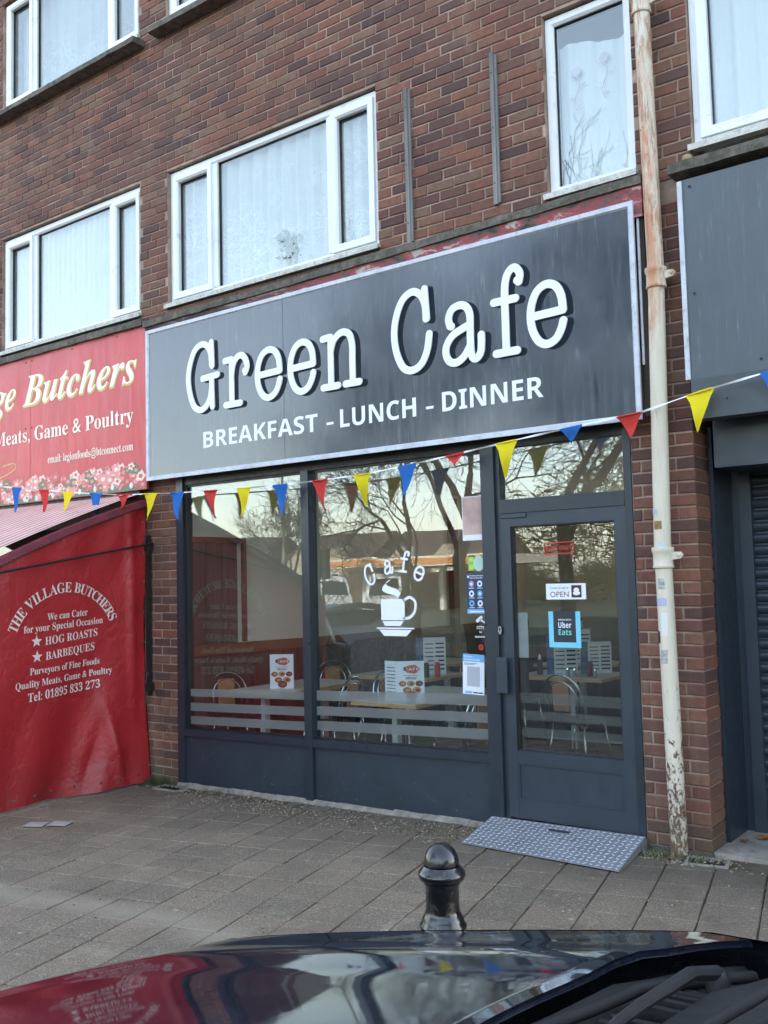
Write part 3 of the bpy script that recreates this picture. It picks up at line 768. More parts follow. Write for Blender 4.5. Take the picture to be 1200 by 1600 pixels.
def stroke(b, pts, w, yf, yb):
    n_ = len(pts); L = []; R_ = []
    for i, p in enumerate(pts):
        a = pts[max(0, i-1)]; c = pts[min(n_-1, i+1)]; dx, dz = c[0]-a[0], c[1]-a[1]; l = math.hypot(dx, dz) or 1
        L.append((p[0]-dz/l*w, p[1]+dx/l*w)); R_.append((p[0]+dz/l*w, p[1]-dx/l*w))
    a0 = math.atan2(L[0][1]-pts[0][1], L[0][0]-pts[0][0]); a1 = math.atan2(R_[-1][1]-pts[-1][1], R_[-1][0]-pts[-1][0])
    o = len(b.v)
    for q in range(n_):
        for x, z in (L[q], R_[q]): b.v += [(x, yf, z), (x, yb, z)]
    for q in range(n_-1):
        i0 = o+q*4; b.f += [(i0,i0+2,i0+6,i0+4),(i0,i0+4,i0+5,i0+1),(i0+2,i0+3,i0+7,i0+6)]; b.mi += [0]*3
    for c, st in ((pts[0], a0), (pts[-1], a1)):
        arc = [(c[0]+w*math.cos(st+math.pi*k/8), c[1]+w*math.sin(st+math.pi*k/8)) for k in range(9)]
        b.add([(x, yf, z) for x, z in arc]+[(x, yb, z) for x, z in arc], [tuple(range(9))]+[(k, k+1, 10+k, 9+k) for k in range(8)])
def glyph(ch, x0, x1, z0, z1, w, yf, yb, dx=0, dz=0):
    b = B(); k = 0
    for kind_, pts in GL[ch]:
        pts = [(x0+w+(x1-x0-2*w)*p[0]+dx, z0+w+(z1-z0-2*w)*p[1]+dz) for p in pts]
        if kind_ == 'c': pts = crom(pts)
        stroke(b, pts, w, yf-.0004*k, yb); k += 1
    return b
for ch, x0, x1, z0, z1 in (('G',-6.305,-5.885,3.165,3.785),('r',-5.850,-5.535,3.165,3.615),('e',-5.475,-5.170,3.165,3.610),('e',-5.112,-4.815,3.165,3.610),('n',-4.770,-4.360,3.160,3.615),
                       ('C',-4.085,-3.722,3.170,3.795),('a',-3.640,-3.295,3.172,3.620),('f',-3.245,-2.985,3.176,3.790),('e',-2.970,-2.680,3.180,3.630)):
    mk('letter', glyph(ch, x0, x1, z0, z1, .0275, -.1385, -.128), M_white, sg)
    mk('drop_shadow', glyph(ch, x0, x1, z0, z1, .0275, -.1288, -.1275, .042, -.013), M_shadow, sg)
b_f = P_(-.1284)
lettering('lettering', 'BREAKFAST', 'bold', b_f, -6.105,-4.815, 2.862, .135, M_white, sg)
lettering('lettering', '-', 'bold', b_f, -4.725,-4.655, 2.862, .145, M_white, sg)
lettering('lettering', 'LUNCH', 'bold', b_f, -4.590,-3.885, 2.864, .135, M_white, sg)
lettering('lettering', '-', 'bold', b_f, -3.800,-3.735, 2.866, .145, M_white, sg)
lettering('lettering', 'DINNER', 'bold', b_f, -3.662,-2.872, 2.868, .135, M_white, sg)

# butcher's sign
rs = thing('butcher_sign', 'faded red butcher fascia sign with white and gold lettering and a flower border', 'shop sign')
for xa, xb in ((-11.2,-8.712),(-8.708,-6.885)):
    b = B(); b.box(xa, xb, -.100,-.080, 2.575, 4.078); mk('panel', b, M_signred, rs)
M_cream = flatm('cream_vinyl', lin(244,236,214)); M_gold = flatm('gold_vinyl', lin(206,178,96))
f1 = P_(-.1030); f2 = P_(-.1016)
def slant(y): return lambda u, v: (u+(v-3.58)*.10, y, v)
for nm, st, x0, x1 in (('The', 0, -11.1,-10.45), ('Village', 0, -10.30,-8.985), ('Butchers', 0, -8.845,-7.035)):
    lettering('gold_outline', nm, 'serifi', slant(-.1016), x0+.014, x1+.014, 3.565, .315, M_gold, rs, offset=.016)
    lettering('lettering', nm, 'serifi', slant(-.1030), x0, x1, 3.578, .315, M_cream, rs)
lettering('lettering', 'Quality Meats, Game & Poultry', 'serif', f1, -10.15,-7.065, 3.205, .145, M_cream, rs)
lettering('lettering', 'email: legionfoods@btconnect.com', 'serif', f1, -8.40,-7.07, 2.948, .078, M_cream, rs)
b = B(); pts = crom([(-10.2,2.86),(-9.7,2.84),(-9.25,2.87),(-8.98,2.94),(-9.0,3.0),(-9.2,2.985)])
stroke(b, pts, .006, -.1024, -.1005); mk('swirl', b, M_gold, rs)
# printed flower border: blooms, leaves, pale buds
cols = [flatm('bloom_red', lin(196,92,92)), flatm('bloom_pink', lin(218,142,134)), flatm('bloom_pale', lin(236,206,190)), flatm('border_green', lin(104,116,84)), flatm('bud_white', lin(206,216,216))]
b = B(); pr = random.Random(5)
x = -10.9
b.add([(-11.2,-.1009,2.577),(-6.887,-.1009,2.577),(-6.887,-.1009,2.63),(-11.2,-.1009,2.61)], [(0,1,2,3)], 3)
lay = 0
while x < -6.96:
    for k in range(6):
        cx = x+pr.uniform(-.10,.10); cz = 2.68+pr.uniform(-.06,.13); r = pr.uniform(.03,.075); lay += 1; y = -.1011-.000004*lay
        ci = pr.choice((0,1,1,2,3))
        nn = 14; b.add([(min(cx+r*(1+.25*math.cos(5*t*6.283/nn))*math.cos(t*6.283/nn), -6.888), y, max(2.577, cz+r*.75*(1+.25*math.cos(5*t*6.283/nn))*math.sin(t*6.283/nn))) for t in range(nn)], [tuple(range(nn))], ci)
        b.add([(min(cx+r*.45*math.cos(t*.785), -6.888), y-.000002, max(2.577, cz+r*.3*math.sin(t*.785))) for t in range(8)], [tuple(range(8))], (ci+1) % 3)
    x += .075
x = -10.9
while x < -6.92:
    b.disc((x, -.1034, 2.615+pr.uniform(-.005,.02)), .026, (1,0,0), (0,0,1), 12, 4, ry=.030); x += .235+pr.uniform(-.05,.05)
mk('flower_border', b, cols, rs)
b = B()
for x, z in ((-8.68,4.03),(-8.79,4.03),(-8.68,3.34),(-8.79,3.34),(-8.0,4.04),(-7.3,4.04),(-8.68,2.68)): b.disc((x,-.1035,z), .009, (1,0,0), (0,0,1), 8)
mk('screw_head', b, M_dark, rs)

# plain grey fascia over the shuttered shop
gp = thing('grey_fascia_panel', 'plain dark grey fascia panel above the roller shutter', 'fascia panel')
b = B(); b.box(-1.905,2.3,-.120,-.0,2.84,4.05); mk('panel', b, M_signgrey2, gp)
b = B(); b.box(-1.905,2.3,-.127,-.0,2.60,2.8385); mk('lower_panel', b, mat('grey_lower', (.055,.068,.078), .5, var=.08), gp)
b = B(); b.box(-1.935,-1.906,-.128,-.0,2.84,4.045); mk('edge_trim', b, M_whitetrim, gp)
b = B()
for x, z in ((-1.86,4.0),(-1.86,3.35),(-1.70,2.70),(-1.5,2.9)): b.disc((x,-.1275,z), .008, (1,0,0), (0,0,1), 8)
mk('screw_head', b, M_dark, gp)
# shutter
sh = thing('roller_shutter', 'closed dark grey roller shutter right of the brick pier', 'roller shutter')
b = B(); b.box(-1.88,2.2,.15,.62,2.335,2.632); mk('shutter_box', b, M_grey, sh)
b = B(); b.box(-1.949,-1.925,.253,.66,.073,2.6); mk('jamb_panel', b, M_greydark, sh)
b = B(); b.box(-1.924,-1.875,.60,.68,.073,2.4); b.box(-1.8745,-1.80,.575,.68,.073,2.4); mk('guide_rail', b, M_grey, sh)
b = B(); b.box(2.1,2.2,.575,.68,.073,2.4); mk('guide_rail', b, M_grey, sh)
z = .09; k = 0
slm = B()
prof = [(0,.0),(-.012,.008),(-.020,.022),(-.022,.036),(-.018,.050),(-.006,.060),(.0,.064)]
for (y0_, z0_), (y1_, z1_) in zip(prof, prof[1:]): slm.quad((-1.80,y0_,z0_),(2.1,y0_,z0_),(2.1,y1_,z1_),(-1.80,y1_,z1_))
slm.box(-1.80,2.1,.001,.012,0,.0735)
sm_ = slm.mesh('slat', M_grey)
while z < 2.36: link('slat', sm_, sh, (0,.63,z)); z += .0745
b = B(); b.box(-1.80,2.1,.66,.7,.07,2.5); mk('backing', b, M_dark, sh)

# ================================================================== SHOPFRONT
sf = thing('cafe_shopfront', 'dark grey framed cafe shopfront with two large panes and a glazed door', 'shopfront')
def zt(x): return .018*(x+6.5)       # rails follow the fall of the street
YF0, YF1 = -.005, .085
b = B(); b.box(-6.603,-6.520,YF0,YF1,-.08,2.66); mk('post', b, M_greydark, sf)
b = B(); b.box(-6.519,-6.490,.02,YF1,.46,2.585); mk('bead', b, M_black, sf)
b = B(); b.box(-5.108,-5.030,YF0-.012,YF1,-.03,2.585); mk('mullion', b, M_greydark, sf)
b = B(); b.box(-3.440,-3.335,YF0-.010,YF1,0,2.60); mk('post', b, M_greydark, sf)
b = B(); b.box(-3.334,-3.302,.008,YF1,.08,2.59); mk('door_jamb', b, M_greydark, sf)
b = B(); b.box(-2.400,-2.351,YF0,YF1,.0,2.66); mk('post', b, M_greydark, sf)
b = B(); b.box(-6.519,-2.401,.010,YF1,2.586,2.70); b.box(-6.6,-2.36,-.10,-.006,2.662,2.70); mk('head_rail', b, M_black, sf)
b = B(); b.box(-3.301,-2.401,-.008,YF1,2.135,2.228); mk('transom', b, M_greydark, sf)
b = B(); b.box(-3.35,-2.38,-.03,.2,.02,.098); mk('threshold', b, M_chrome, sf)
for xa, xb in ((-6.519,-5.109),(-5.029,-3.441)):
    za, zb = .452+zt(xa), .452+zt(xb)
    b = B(); b.tbox(xa, xb, -.014, YF1, za-.058, zb-.058, za, zb); mk('rail', b, M_greydark, sf)
    b = B(); b.tbox(xa, xb, .012, .07, gz(xa)-.05, gz(xb)-.05, za-.059, zb-.059); mk('stall_riser', b, mat('stall_riser_paint', (.026,.037,.050), .45, var=.12, scale=2.5, bump=.06, dirt=(.10,.11,.11), dirtamt=0), sf)
    b = B(); b.tbox(xa+.001, xb-.001, .046, .053, za+.001, zb+.001, 2.584, 2.584); mk('pane', b, M_glass, sf)
    b = B(); b.tbox(xa, xb, .030, .0455, za+.0015, zb+.0015, za+.016, zb+.016); mk('glazing_bead', b, M_black, sf); b = B(); b.box(xa, xb, .03, .0455, 2.568, 2.585); mk('glazing_bead', b, M_black, sf)
b = B(); b.box(-3.300,-2.402,.046,.053,2.2285,2.585); mk('pane', b, M_glass, sf)
# frosted bands
for xa, xb, l in ((-6.49,-5.109,((.795,.730),(.675,.605),(.560,.490))), (-5.029,-3.441,((.853,.775),(.730,.660),(.618,.545)))):
    for zh, zl in l:
        b = B(); k0 = .014*0; s_ = .030
        b.tbox(xa, xb, .0432, .0442, zl+s_*(xa+6.5)*(1 if xa < -6 else .0), zl+(s_*(xb-xa))*1.0+(s_*(xa+6.5) if xa < -6 else 0), zh+(s_*(xa+6.5) if xa < -6 else 0), zh+s_*(xb-xa)+(s_*(xa+6.5) if xa < -6 else 0))
        mk('frosted_band', b, M_frost, sf)
# door
dr = link('door', None, sf)
DX0, DX1, DZ0, DZ1 = -3.300,-2.402,.108,2.133
b = B(); b.box(DX0,-3.226,.0,.062,DZ0,DZ1); b.box(-2.478,DX1,.0,.062,DZ0,DZ1); b.box(-3.2255,-2.4785,.001,.062,2.045,DZ1); b.box(-3.2255,-2.4785,.001,.062,.470,.548); b.box(-3.2255,-2.4785,.001,.062,DZ0,.226)
mk('leaf_frame', b, M_grey, dr)
b = B(); mitred(b,-3.226,-2.478,.226,.470,.016,.003,.03); b.box(-3.2255,-2.4785,.012,.05,.2265,.4695); mk('kick_panel', b, M_grey, dr)
b = B(); mitred(b,-3.228,-2.476,.546,2.047,.014,.012,.05); mk('gasket', b, M_black, dr)
b = B(); b.box(-3.215,-2.489,.032,.038,.558,2.035); mk('pane', b, M_glass, dr)
b = B(); bar(b,-3.345,-3.262,.925,1.165,-.050,-.0305,.004); b.box(-3.31,-3.29,-.0304,-.001,.95,1.14); mk('handle', b, M_grey, dr)
b = B(); b.box(-3.245,-3.175,.055,.10,.93,1.17); mk('inner_handle', b, M_black, dr)
b = B(); b.disc((-3.322,-.0155,1.345), .014, (1,0,0), (0,0,1), 16, ry=.030); mk('lock_plate', b, M_chrome, sf)
b = B(); b.disc((-3.322,-.0165,1.350), .006, (1,0,0), (0,0,1), 10, ry=.012); mk('keyhole', b, M_dark, sf)
b = B(); bar(b,-3.29,-3.10,2.10,2.13,-.012,-.0005,.003); mk('closer_plate', b, M_grey, dr)
for k, (xa, xb, zl, zh) in enumerate(((-3.21,-2.49,.86,.93),(-3.21,-2.49,.75,.81),(-3.21,-2.49,.64,.70))):
    b = B(); b.box(xa, xb, .0400, .0410, zl, zh); mk('frosted_band', b, M_frost2, dr)
b = B()
for _ in range(70):
    x = rnd.uniform(-6.5,-3.5); 
    if -5.12 < x < -5.02: continue
    z = gz(x)+abs(rnd.gauss(0,.12))+.02; s_ = rnd.uniform(.001,.0035)
    if z < .38+zt(x): b.add([(x-s_,.0115,z-s_),(x+s_,.0115,z-s_),(x,.0115,z+s_)], [(0,1,2)])
mk('paint_spots', b, flatm('spatter', lin(170,170,164)), sf)

# window vinyls: cup logo and stickers (each lies on the glass)
fy = .0425
F = P_(fy)
cl = thing('cup_window_decal', 'white vinyl Cafe lettering over a steaming cup on the right-hand pane', 'window decal')
b = B()
for ch, px, pz, w_, h_, ang in (('C',-4.475,1.745,.100,.165,20),('a',-4.295,1.800,.088,.112,7),('f',-4.145,1.835,.085,.165,-8),('e',-4.018,1.745,.092,.118,-24)):
    g = glyph(ch, -w_/2, w_/2, -h_/2, h_/2, .0085, fy, fy+.001); t = math.radians(ang); c_, s_ = math.cos(t), math.sin(t)
    b.add([(px+x*c_-z*s_, y, pz+x*s_+z*c_) for x, y, z in g.v], g.f)
mk('lettering', b, M_white, cl)
b = B()
b.add([(-4.372,fy,1.56),(-4.155,fy,1.56),(-4.155,fy,1.405),(-4.372,fy,1.405)], [(0,3,2,1)])
b.add([(-4.362,fy,1.398),(-4.165,fy,1.398),(-4.185,fy,1.375),(-4.200,fy,1.362),(-4.335,fy,1.362),(-4.350,fy,1.375)], [(0,5,4,3,2,1)])
b.add([(-4.42,fy,1.350),(-4.07,fy,1.350),(-4.075,fy,1.340),(-4.415,fy,1.340)], [(0,3,2,1)])
b.add([(-4.395,fy,1.334),(-4.095,fy,1.334),(-4.145,fy,1.288),(-4.35,fy,1.288)], [(0,3,2,1)])
stroke(b, crom([(-4.16,1.55),(-4.11,1.572),(-4.06,1.54),(-4.065,1.47),(-4.11,1.425),(-4.16,1.42)]), .010, fy, fy+.001)
mk('cup', b, M_white, cl)
b = B(); 
steam = [(-4.285,1.70,.004),(-4.33,1.675,.012),(-4.335,1.645,.018),(-4.29,1.625,.022),(-4.235,1.61,.022),(-4.205,1.585,.018),(-4.215,1.568,.006)]
cc = crom([s[:2] for s in steam], 5)
for i in range(len(cc)-1):
    w0 = .006+.016*math.sin(math.pi*i/(len(cc)-1)); w1 = .006+.016*math.sin(math.pi*(i+1)/(len(cc)-1))
    b.quad((cc[i][0]-w0,fy,cc[i][1]-w0),(cc[i+1][0]-w1,fy,cc[i+1][1]-w1),(cc[i+1][0]+w1,fy,cc[i+1][1]+w1),(cc[i][0]+w0,fy,cc[i][1]+w0))
mk('steam', b, M_white, cl)

def card(name, x0, x1, z0, z1, col, label, cat, y=.0415, tiltdeg=0):
    t = thing(name, label, cat, ((x0+x1)/2, 0, (z0+z1)/2)); t.rotation_euler = (0, math.radians(tiltdeg), 0)
    w, h = (x1-x0)/2, (z1-z0)/2
    b = B(); b.box(-w, w, y, y+.0008, -h, h); mk('card', b, col, t); return t, w, h
def rect(b, x0, x1, z0, z1, y, mi=0): b.quad((x0,y,z0),(x1,y,z0),(x1,y,z1),(x0,y,z1), mi)
C_red = flatm('print_red', lin(190,40,38)); C_blue = flatm('print_blue', lin(110,170,214)); C_navy = flatm('print_navy', lin(34,58,92)); C_cyan = flatm('print_cyan', lin(116,196,222))
C_ink = flatm('print_ink', (.02,.02,.022)); C_paper = flatm('print_white', (.74,.77,.82)); C_green = flatm('print_green', lin(140,186,66)); C_lilac = flatm('print_lilac', lin(176,140,180)); C_grey = flatm('print_grey', lin(150,154,158))
C_pink = flatm('print_pink', lin(196,150,142)); C_brown = flatm('food_brown', lin(150,84,54)); C_orange = flatm('food_orange', lin(206,140,76)); C_black = flatm('uber_black', lin(34,44,52))

t, w, h = card('poster', -3.632,-3.470, 1.965, 2.275, C_paper, 'pale pink and white poster high in the corner of the right pane', 'poster')
b = B(); rect(b,-w+.005,w-.005,-h+.04,h-.005,.041); mk('picture', b, mat('faded_photo', lin(190,160,152), .6, var=.22, scale=5, bump=0), t)
b = B(); lettering('x','OPEN DAILY'[:0] or ' ','sans',P_(.04),0,.1,0,.02,None,None,b=b) if False else None
t, w, h = card('phone_sticker', -3.592,-3.545, 1.745, 1.86, C_green, 'green phone sticker with a pale round badge near the pane edge', 'sticker')
b = B(); rect(b,-w+.006,w-.006,-h+.016,-h+.050,.041); rect(b,-w+.006,w-.006,h-.045,h-.014,.041); rect(b,-w,w,h-.008,h,.0409,1); rect(b,-w,w,-h,-h+.008,.0409,1); mk('screen_print', b, [flatm('bright_green', lin(170,210,90)), C_ink], t)
b = B(); b.disc((.060,.0412,0), .044, (1,0,0), (0,0,1), 20, ry=.056); mk('round_badge', b, flatm('mint', lin(176,206,190)), t)
t, w, h = card('safety_sticker', -3.612,-3.462, 1.455, 1.735, C_navy, 'navy sticker with six round symbols on the right pane', 'sticker')
b = B()
for k, (i, j) in enumerate([(i, j) for j in range(3) for i in range(2)]):
    b.disc((-.036+i*.068, .0410, .066-j*.068), .021, (1,0,0), (0,0,1), 16, (0,1,1,2,2,1)[k], ry=.023)
    b.disc((-.036+i*.068, .0408, .066-j*.068), .010, (1,0,0), (0,0,1), 8, (1,3,3,1,3,3)[k])
    rect(b, -.058+i*.068, -.014+i*.068, .034-j*.068, .038-j*.068, .0410, 1)
rect(b,-w,w,-h,-h+.030,.0411,2); rect(b,-w+.02,w-.01,-h+.008,-h+.018,.0409,1)
mk('symbols', b, [C_lilac, C_paper, C_blue, C_navy], t)
b = B(); lettering('x','Protect everyone','bold',P_(.0408),-w+.028,w-.004,h-.022,.010,None,None,b=b); lettering('x','safe in this cafe','bold',P_(.0408),-w+.028,w-.02,h-.038,.010,None,None,b=b); b.disc((-w+.015,.0408,h-.024),.009,(1,0,0),(0,0,1),10); mk('lettering', b, C_paper, t)
t = thing('cctv_decal', 'white CCTV in operation decal with a camera symbol on the right pane', 'window decal', (-3.512,0,1.33))
b = B(); lettering('x','CCTV','bold',F,-.028,.030,.018,.020,None,None,b=b); lettering('x','in','bold',F,-.008,.010,-.010,.014,None,None,b=b); lettering('x','operation','bold',F,-.045,.046,-.042,.014,None,None,b=b); mk('lettering', b, M_white, t)
b = B(); b.add([(-.035,fy,.078),(.012,fy,.112),(.024,fy,.094),(-.024,fy,.060)], [(0,3,2,1)]); stroke(b, [(.0,.085),(.03,.066),(.045,.055)], .005, fy, fy+.001); stroke(b,[(.045,.072),(.045,.045)],.004,fy,fy+.001); mk('camera_symbol', b, M_white, t)
t = thing('no_smoking_sticker', 'small round red sticker below the CCTV decal', 'sticker', (-3.510,0,1.222))
b = B(); b.disc((0,fy,0), .021, (1,0,0), (0,0,1), 18); mk('disc', b, C_red, t); b = B(); b.disc((0,fy-.0004,0), .012, (1,0,0), (0,0,1), 14); mk('centre', b, flatm('dark_red', lin(110,30,30)), t)
t, w, h = card('checkin_card', -3.665,-3.490, .895, 1.172, C_paper, 'white and blue check-in card with a blank centre, low on the right pane', 'card', tiltdeg=2)
b = B(); rect(b,-w,w,h-.052,h,.0408); rect(b,-w+.02,-w+.075,-h+.006,-h+.022,.0408); mk('blue_header', b, C_blue, t)
b = B(); lettering('x','We need to','bold',P_(.0405),-w+.01,-.01,h-.022,.012,None,None,b=b); lettering('x','check you in today','bold',P_(.0405),-w+.01,w-.035,h-.042,.012,None,None,b=b); mk('lettering', b, C_paper, t)
b = B(); rect(b,-w+.035,w-.035,-h+.055,h-.085,.0407); mk('blank_square', b, flatm('pale_grey_print', lin(172,176,182)), t)
b = B(); rect(b,-.002,w-.05,-h+.009,-h+.018,.0407); rect(b,w-.046,w-.012,-h+.009,-h+.018,.0407); rect(b,-w+.01,.03,h-.066,h-.062,.0407); rect(b,-w+.01,.01,h-.074,h-.071,.0407); mk('small_print', b, C_ink, t)

DY = .0300
t = thing('cash_only_sticker', 'red outlined CASH ONLY sticker at the top of the door glass', 'sticker', (-2.883,0,1.885)); t.rotation_euler = (0, math.radians(-1.5), 0)
b = B(); W_, H_ = .108, .040
for a in ((-W_,W_,H_-.007,H_),(-W_,W_,-H_,-H_+.007),(-W_,-W_+.007,-H_+.0071,H_-.0071),(W_-.007,W_,-H_+.0071,H_-.0071)): rect(b, *a, DY)
lettering('x','CASH ONLY','bold',P_(DY),-W_+.016,W_-.016,-.014,.028,None,None,b=b); mk('print', b, C_red, t)
t, w, h = card('open_sign', -2.985,-2.700, 1.545, 1.655, C_paper, 'white Come in we are OPEN sign with a coffee cup on the door', 'sign', y=DY-.004)
b = B(); lettering('x','OPEN','sans',P_(DY-.0046),-w+.030,.020,-.036,.036,None,None,b=b); mk('lettering', b, flatm('wine', lin(120,26,40)), t)
b = B(); lettering('x',"Come in we're",'sans',P_(DY-.0046),-w+.030,.020,.016,.017,None,None,b=b); mk('lettering', b, C_ink, t)
b = B(); rect(b,.040,.112,-.040,.040,DY-.0045); mk('cup_picture', b, flatm('wine_dark', lin(72,34,38)), t)
b = B(); b.disc((.076,DY-.0049,-.012), .026, (1,0,0), (0,0,1), 14, ry=.014); b.disc((.076,DY-.0052,.008), .020, (1,0,0), (0,0,1), 14, ry=.016); mk('cup', b, C_paper, t)
b = B()
for a in ((-w,w,h-.003,h),(-w,w,-h,-h+.003)): rect(b, *a, DY-.0044)
mk('edge_line', b, C_ink, t)
t, w, h = card('delivery_sticker', -2.976,-2.748, 1.235, 1.470, C_black, 'black and light blue ORDER WITH Uber Eats sticker in the middle of the door', 'sticker', y=DY)
b = B(); rect(b,-w,-w+.034,-h,h,DY-.0005); rect(b,w-.034,w,-h,h,DY-.0005); rect(b,-w+.0341,w-.0341,-h,-h+.034,DY-.0005); mk('blue_border', b, C_cyan, t)
b = B(); lettering('x','ORDER WITH','bold',P_(DY-.0006),-.045,.048,.058,.010,None,None,b=b); lettering('x','Uber','bold',P_(DY-.0006),-.045,.048,.010,.036,None,None,b=b); mk('lettering', b, C_paper, t)
b = B(); lettering('x','Eats','bold',P_(DY-.0006),-.045,.048,-.036,.036,None,None,b=b); mk('lettering', b, flatm('mint_blue', lin(110,200,190)), t)
t, w, h = card('paper_notice', -3.215,-3.140, 1.16, 1.46, C_grey, 'pale grey notice at the left edge of the door glass', 'notice', y=.043)

# aluminium threshold ramp
rp = thing('door_ramp', 'aluminium chequer plate ramp in front of the cafe door', 'ramp')
A0, A1, B0, B1 = V((-3.425,-.025,.100)), V((-2.345,-.025,.112)), V((-3.385,-.475,gz(-3.38,-.47)+.012)), V((-2.285,-.575,gz(-2.28,-.57)+.014))
M_alu = mat('dull_aluminium', lin(150,153,158), .45, .35, var=.12, scale=5, bump=.05, dirt=lin(104,104,102), dirtamt=.5)
M_alu2 = mat('worn_bright_aluminium', lin(206,208,212), .38, .35, var=.08, scale=5, bump=0)
b = B(); th = V((0,0,.006)); b.add([A0,A1,B1,B0,A0-th,A1-th,B1-th,B0-th], [(3,2,1,0),(4,5,6,7),(0,1,5,4),(1,2,6,5),(2,3,7,6),(3,0,4,7)]); mk('plate', b, M_alu, rp)
b = B(); NU, NV = 27, 12
nrm = (A1-A0).cross(B0-A0).normalized(); nrm = nrm if nrm.z > 0 else -nrm
for i in range(NU):
    for j in range(NV):
        u, v = (i+.5)/NU, (j+.5)/NV
        c = (A0*(1-u)+A1*u)*(1-v)+(B0*(1-u)+B1*u)*v
        if .43 < u < .57 and j == 2: continue
        d = ((A1-A0).normalized()+(B0-A0).normalized()*(1 if (i+j) % 2 else -1)).normalized(); s_ = nrm.cross(d)
        L_, w2 = .0185, .0075
        b.add([c-d*L_, c+s_*w2, c+d*L_, c-s_*w2, c-d*L_*.6+nrm*.002, c+s_*w2*.5+nrm*.002, c+d*L_*.6+nrm*.002, c-s_*w2*.5+nrm*.002],
              [(4,5,6,7),(0,1,5,4),(1,2,6,5),(2,3,7,6),(3,0,4,7)])
tr_ = mk('tread_pattern', b, M_alu2, rp, kind='stuff')
c = (A0*.5+A1*.5)*.80+(B0*.5+B1*.5)*.20; b = B(); d = (A1-A0).normalized(); e = (B0-A0).normalized()
b.tube([c-d*.075+nrm*.002, c+d*.075+nrm*.002], .007, 8); mk('hand_slot', b, M_dark, rp)
b = B(); b.add([A1+V((.001,0,-.007)),B1+V((.001,0,-.007)),V((B1.x,B1.y,gz(B1.x,B1.y))),V((A1.x,A1.y,gz(A1.x,A1.y)+.01))], [(0,1,2,3)]); b.box(-2.36,-2.335,-.10,-.03,.03,.10); mk('side_leg', b, M_alu, rp)

# downpipe
dp = thing('downpipe', 'white painted cast-iron downpipe streaked with rust on the right pier', 'downpipe', (-2.118,-.105,0))
def jit(x, z): return x+.004*math.sin(z*3.1)
def piece(z0, z1, dx0, dx1): 
    b = B(); n_ = 12; b.tube([(dx0+(dx1-dx0)*k/n_, .0, z0+(z1-z0)*k/n_) for k in range(n_+1)], .050, 24); return b
mk('pipe', piece(.045,1.86, .008,-.012), M_pipe, dp, auto=40)
mk('pipe', piece(1.861,3.55,-.012,.022), M_pipe, dp, auto=40)
mk('pipe', piece(3.551,5.30,.022,.004), M_pipe, dp, auto=40)
mk('pipe', piece(5.301,7.05,.004,.004), M_pipe, dp, auto=40); mk('pipe', piece(7.051,9.4,.004,.004), M_pipe, dp, auto=40)
for z, dx in ((1.80,-.012),(3.50,.022),(5.24,.004),(7.0,.004)):
    b = B(); b.lathe([(.0505,-.07),(.061,-.065),(.063,-.055),(.059,-.048),(.0585,.02),(.064,.03),(.066,.045),(.064,.058),(.0505,.06)], (dx,0,z), 24); mk('socket', b, M_pipe, dp, auto=35)
    b = B(); b.add([(dx+.05,-.012,z-.02),(dx+.11,-.012,z-.012),(dx+.125,-.012,z+.008),(dx+.11,-.012,z+.028),(dx+.05,-.012,z+.030)], [(0,1,2,3,4)]); 
    vs = list(b.v); b.add([(x,.010,zz) for x, _, zz in vs], [(4,3,2,1,0)]); b.f += [(k,(k+1) % 5,5+(k+1) % 5,5+k) for k in range(5)]; b.mi += [0]*5
    b.lathe([(.011,-.006),(.012,.004),(.006,.01)], (dx+.100,-.012,z+.008), 10); mk('bracket_ear', b, M_pipe, dp)
b = B(); R2 = .0512
SM = [flatm('sticker_lilac', lin(168,172,200)), mat('sticker_ochre', lin(140,112,60), .7, var=.5, scale=60, bump=0), flatm('sticker_teal', lin(176,200,204)), mat('sticker_scuffed', lin(168,168,164), .7, var=.5, scale=50, bump=0), flatm('sticker_white', lin(214,214,210)), C_ink]
def onpipe(a0, a1, z0, z1, mi, zoff=0, dx=0, r=R2):
    n_ = 6; b = B()
    for k in range(n_):
        t0, t1 = math.radians(a0+(a1-a0)*k/n_), math.radians(a0+(a1-a0)*(k+1)/n_)
        b.quad((dx+r*math.cos(t0), r*math.sin(t0), z0),(dx+r*math.cos(t1), r*math.sin(t1), z0),(dx+r*math.cos(t1), r*math.sin(t1), z1),(dx+r*math.cos(t0), r*math.sin(t0), z1))
    mk('sticker', b, SM[mi], dp)
onpipe(215,262,2.055,2.085,0,dx=-.010)
onpipe(230,288,1.965,2.015,1,dx=-.010)
onpipe(260,312,1.85,1.885,2,dx=-.009)
onpipe(245,292,1.61,1.67,3,dx=-.011)
onpipe(225,300,1.51,1.555,0,dx=-.011)
onpipe(255,318,1.33,1.47,4,dx=-.010)
onpipe(212,238,1.29,1.36,5,dx=-.009)
onpipe(240,292,1.17,1.25,3,dx=-.009)

